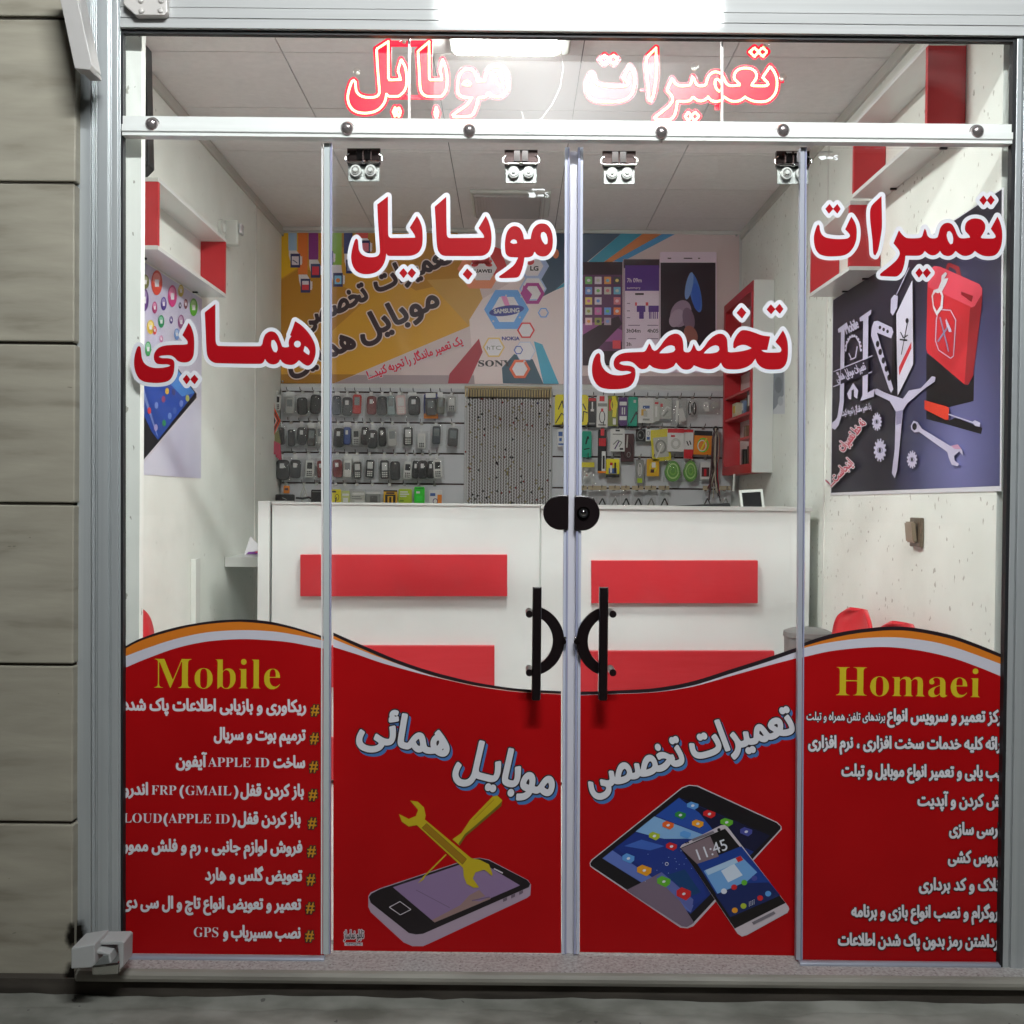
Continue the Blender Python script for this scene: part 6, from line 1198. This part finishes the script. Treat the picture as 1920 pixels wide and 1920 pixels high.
# ------------------------------------------------------------------ poster on the right wall
rp = thing('tool_poster', 'dark blue poster with red toolbox and spanner on the right wall', 'poster', tuple(RIGHT.at(1720, 925))); p = Print(RIGHT, .002, .0002)
c9 = lambda pts: [(1540 + x / 3.555, 420 + y / 3.555) for x, y in pts]
Pnav = mat('poster_navy', rough=.3, raw=(.03, .03, .06)); b = Pnav.node_tree.nodes['Principled BSDF']; tc = N(Pnav, 'ShaderNodeTexCoord'); mp = N(Pnav, 'ShaderNodeMapping'); gr = N(Pnav, 'ShaderNodeTexGradient', gradient_type='SPHERICAL'); crp = N(Pnav, 'ShaderNodeValToRGB')
ctr = RIGHT.at(1800, 860) - Vector(rp.location); mp.inputs['Location'].default_value = (-ctr.x * 1.9, -ctr.y * 1.9, -ctr.z * 1.55); mp.inputs['Scale'].default_value = (1.9, 1.9, 1.55)
crp.color_ramp.elements[0].color = (.022, .018, .032, 1); crp.color_ramp.elements[1].color = (.19, .19, .42, 1); crp.color_ramp.elements.new(.45).color = (.055, .055, .14, 1)
L(Pnav, tc.outputs['Object'], mp.inputs[0]); L(Pnav, mp.outputs[0], gr.inputs[0]); L(Pnav, gr.outputs[0], crp.inputs[0]); L(Pnav, crp.outputs[0], b.inputs['Base Color'])
p.poly([(1562, 562), (1884, 350), (1879, 921), (1558, 929)], V_white, 0); p.poly([(1563.5, 563), (1880, 355), (1876, 911), (1559.5, 924)], Pnav)
p.build('printed_sheet', rp); p.mb = MB()
Rr = C('rp_red', (205, 42, 52)); Rd = C('rp_red_dark', (150, 28, 38)); Rl = C('rp_red_light', (222, 74, 92)); sv = C('rp_silver', (196, 190, 216)); sv2 = C('rp_silver2', (140, 134, 168)); bk = C('rp_shadow', (16, 12, 20))
tp = p
p.poly(c9([(705, 860), (990, 1070), (1025, 1000), (1020, 1180), (860, 1220), (705, 1200)]), bk); p.poly(c9([(705, 1240), (860, 1310), (900, 1290), (1080, 1360), (1070, 1400), (860, 1340), (705, 1300)]), bk)
p.poly(c9([(830, 315), (845, 265), (860, 258), (925, 285), (945, 370), (940, 408), (920, 405), (918, 360), (900, 305), (860, 285), (850, 320)]), Rd)
p.poly(c9([(735, 300), (760, 280), (800, 285), (1060, 400), (1080, 430), (1078, 520), (1020, 1010), (985, 1072), (960, 1068), (715, 860), (705, 830), (715, 400)]), Rr); p.poly(c9([(735, 300), (760, 280), (800, 285), (1060, 400), (1080, 430), (1078, 480), (1020, 560), (990, 545), (720, 420), (722, 350)]), Rl)
p.poly(c9([(1000, 560), (1030, 548), (1076, 470), (1078, 540), (1020, 1010), (985, 1072), (962, 1066)]), Rd); p.poly(c9([(940, 450), (1020, 480), (1010, 520), (940, 470)]), Rd)
p.line(c9([(790, 570), (870, 575), (905, 640), (890, 880), (870, 895), (790, 840), (770, 780), (775, 640), (790, 570)]), 1.6, sv); p.line(c9([(800, 620), (858, 850)]), 2.4, sv2); p.line(c9([(785, 785), (850, 690)]), 3, sv2); p.line(c9([(850, 690), (840, 640)]), 2, sv); p.poly(c9([(840, 625), (875, 700), (880, 720), (860, 720)]), sv)
p.poly(c9([(838, 320), (850, 330), (830, 365), (858, 360), (845, 395), (815, 450), (825, 480), (820, 560), (780, 612), (755, 560), (745, 480), (760, 440), (790, 430), (810, 380), (812, 345)]), V_white); p.poly(c9([(790, 462), (800, 455), (812, 480), (805, 545), (780, 582), (760, 540), (755, 478), (772, 455)]), Rr)
p.poly(c9([(500, 615), (625, 365), (632, 930), (515, 1170)]), bk); p.poly(c9([(510, 600), (618, 375), (624, 935), (520, 1145)]), C('rp_screen', (212, 208, 226))); p.poly(c9([(528, 955), (612, 785), (612, 830), (530, 1010)]), Rr)
p.line(c9([(545, 870), (590, 640)]), 1.4, bk); p.line(c9([(535, 770), (585, 775)]), 3, bk); p.line(c9([(540, 720), (560, 760), (590, 740)]), 2, bk); p.ell(*c9([(585, 645)])[0], 3, 5, bk)
p.line(c9([(490, 1235), (498, 600)]), 5, bk); p.line(c9([(515, 470), (600, 290)]), 1.5, sv); p.poly(c9([(478, 500), (500, 472), (525, 480), (520, 560), (490, 610), (475, 590)]), sv)
p.poly(c9([(350, 690), (365, 650), (390, 645), (485, 690), (495, 720), (480, 762), (385, 725), (495, 1100), (480, 1125), (465, 1100), (345, 745)]), sv)
for x, y in [(405, 690), (430, 703), (456, 716), (390, 800), (407, 853), (428, 910), (448, 965), (466, 1025)]: p.ell(*c9([(x, y)])[0], 3.4 if y > 780 else 2.4, 6 if y > 780 else 3.4, bk, p.k + 1)
p.k += 1
p.poly(c9([(367, 1105), (385, 1097), (430, 1120), (480, 1140), (560, 1165), (600, 1110), (680, 1095), (755, 1015), (778, 1020), (775, 1050), (700, 1100), (590, 1195), (560, 1240), (545, 1400), (522, 1640), (505, 1695), (485, 1660), (505, 1500), (512, 1250), (470, 1180), (375, 1135)]), sv); p.poly(c9([(512, 1250), (560, 1240), (548, 1330), (515, 1340)]), sv2)
p.poly(c9([(705, 1175), (725, 1180), (850, 1215), (870, 1225), (865, 1305), (845, 1305), (705, 1235)]), C('rp_orange', (222, 62, 42))); p.line(c9([(865, 1268), (1035, 1325)]), 2.2, sv); p.poly(c9([(1025, 1320), (1045, 1308), (1080, 1325), (1076, 1352), (1045, 1345)]), sv)
p.poly(c9([(615, 1345), (632, 1312), (660, 1320), (690, 1365), (880, 1480), (930, 1468), (960, 1510), (966, 1545), (940, 1515), (905, 1545), (910, 1580), (938, 1598), (930, 1615), (890, 1605), (870, 1560), (860, 1520), (670, 1385), (640, 1390), (618, 1370)]), sv); p.ell(*c9([(640, 1350)])[0], 4.4, 6.6, bk); p.poly(c9([(885, 1480), (930, 1468), (955, 1500), (910, 1500)]), C('rp_pinkish', (200, 150, 180)))
def gear(x, y, a, b):
    u, v = c9([(x, y)])[0]; n = 13; pts = []
    for i in range(n):
        for d, k in ((-.16, .78), (-.10, 1), (.10, 1), (.16, .78)): t = 2 * math.pi * (i + d * 2) / n; pts.append((u + a * k * math.cos(t), v + b * k * math.sin(t)))
    p.poly(pts, sv); p.ring(u, v, a * .48, a * .14, sv2, None, 16); p.ell(u, v, a * .2, b * .2, bk)
gear(388, 1318, 9.5, 17); gear(410, 1508, 12, 22); gear(627, 1570, 10, 17)
p.build('picture', rp); p.mb = MB()
p.poly(c9([(130, 700), (190, 655), (190, 690), (175, 705), (170, 1180), (160, 1260), (135, 1340), (110, 1372), (90, 1360), (88, 1325), (110, 1310), (125, 1290), (142, 1180), (150, 720), (132, 725)]), sv)
p.poly(c9([(275, 625), (355, 570), (352, 600), (335, 615), (330, 1125), (375, 1100), (372, 1150), (280, 1180), (285, 1165), (295, 1140), (300, 645), (278, 650)]), sv)
p.line(c9([(100, 985), (362, 878)]), 1.6, sv); p.line(c9([(98, 1085), (362, 985)]), 1.6, sv); p.poly(c9([(150, 970), (335, 895), (335, 1000), (150, 1068)]), C('rp_band', (34, 30, 48)))
for i in range(12): a = math.pi + i * math.pi / 11; u, v = c9([(235 + 52 * math.cos(a), 840 + 95 * math.sin(a))])[0]; p.ell(u, v, 2, 2.6, sv, p.k + 1, 0, 8)
p.k += 1; p.line(c9([(185, 850), (190, 800), (215, 755), (250, 750), (275, 790), (285, 850)]), 2, sv); p.line(c9([(215, 905), (250, 890), (262, 815)]), 2.2, sv); p.line(c9([(205, 860), (225, 905)]), 2, sv); p.poly(c9([(195, 1130), (235, 1060), (270, 1110), (262, 1165), (240, 1150), (240, 1100), (225, 1110), (222, 1170), (205, 1165)]), sv)
p.text('Mobile', c9([(192, 735)])[0], c9([(276, 690)])[0], 26, [(.5, sv)], .5, shear=.2)
p.text(shape('تعمیرات موبایل همائی'), c9([(130, 1050)])[0], c9([(325, 968)])[0], 22, [(.4, sv)], .5)
p.text(shape('یک تعمیر ماندگار را تجربه کنید..!'), c9([(162, 1280)])[0], c9([(360, 1232)])[0], 17, [(.3, sv)], .5)
Rp = C('rp_pinktext', (200, 60, 84))
p.text(shape('ته خط تعمیرات'), c9([(170, 1520)])[0], c9([(325, 1330)])[0], 24, [(1.9, V_white), (.5, Rp)], .5); p.text(shape('اینجاست...!'), c9([(92, 1750)])[0], c9([(240, 1600)])[0], 24, [(1.9, V_white), (.5, Rp)], .5)
p.build('lettering', rp)
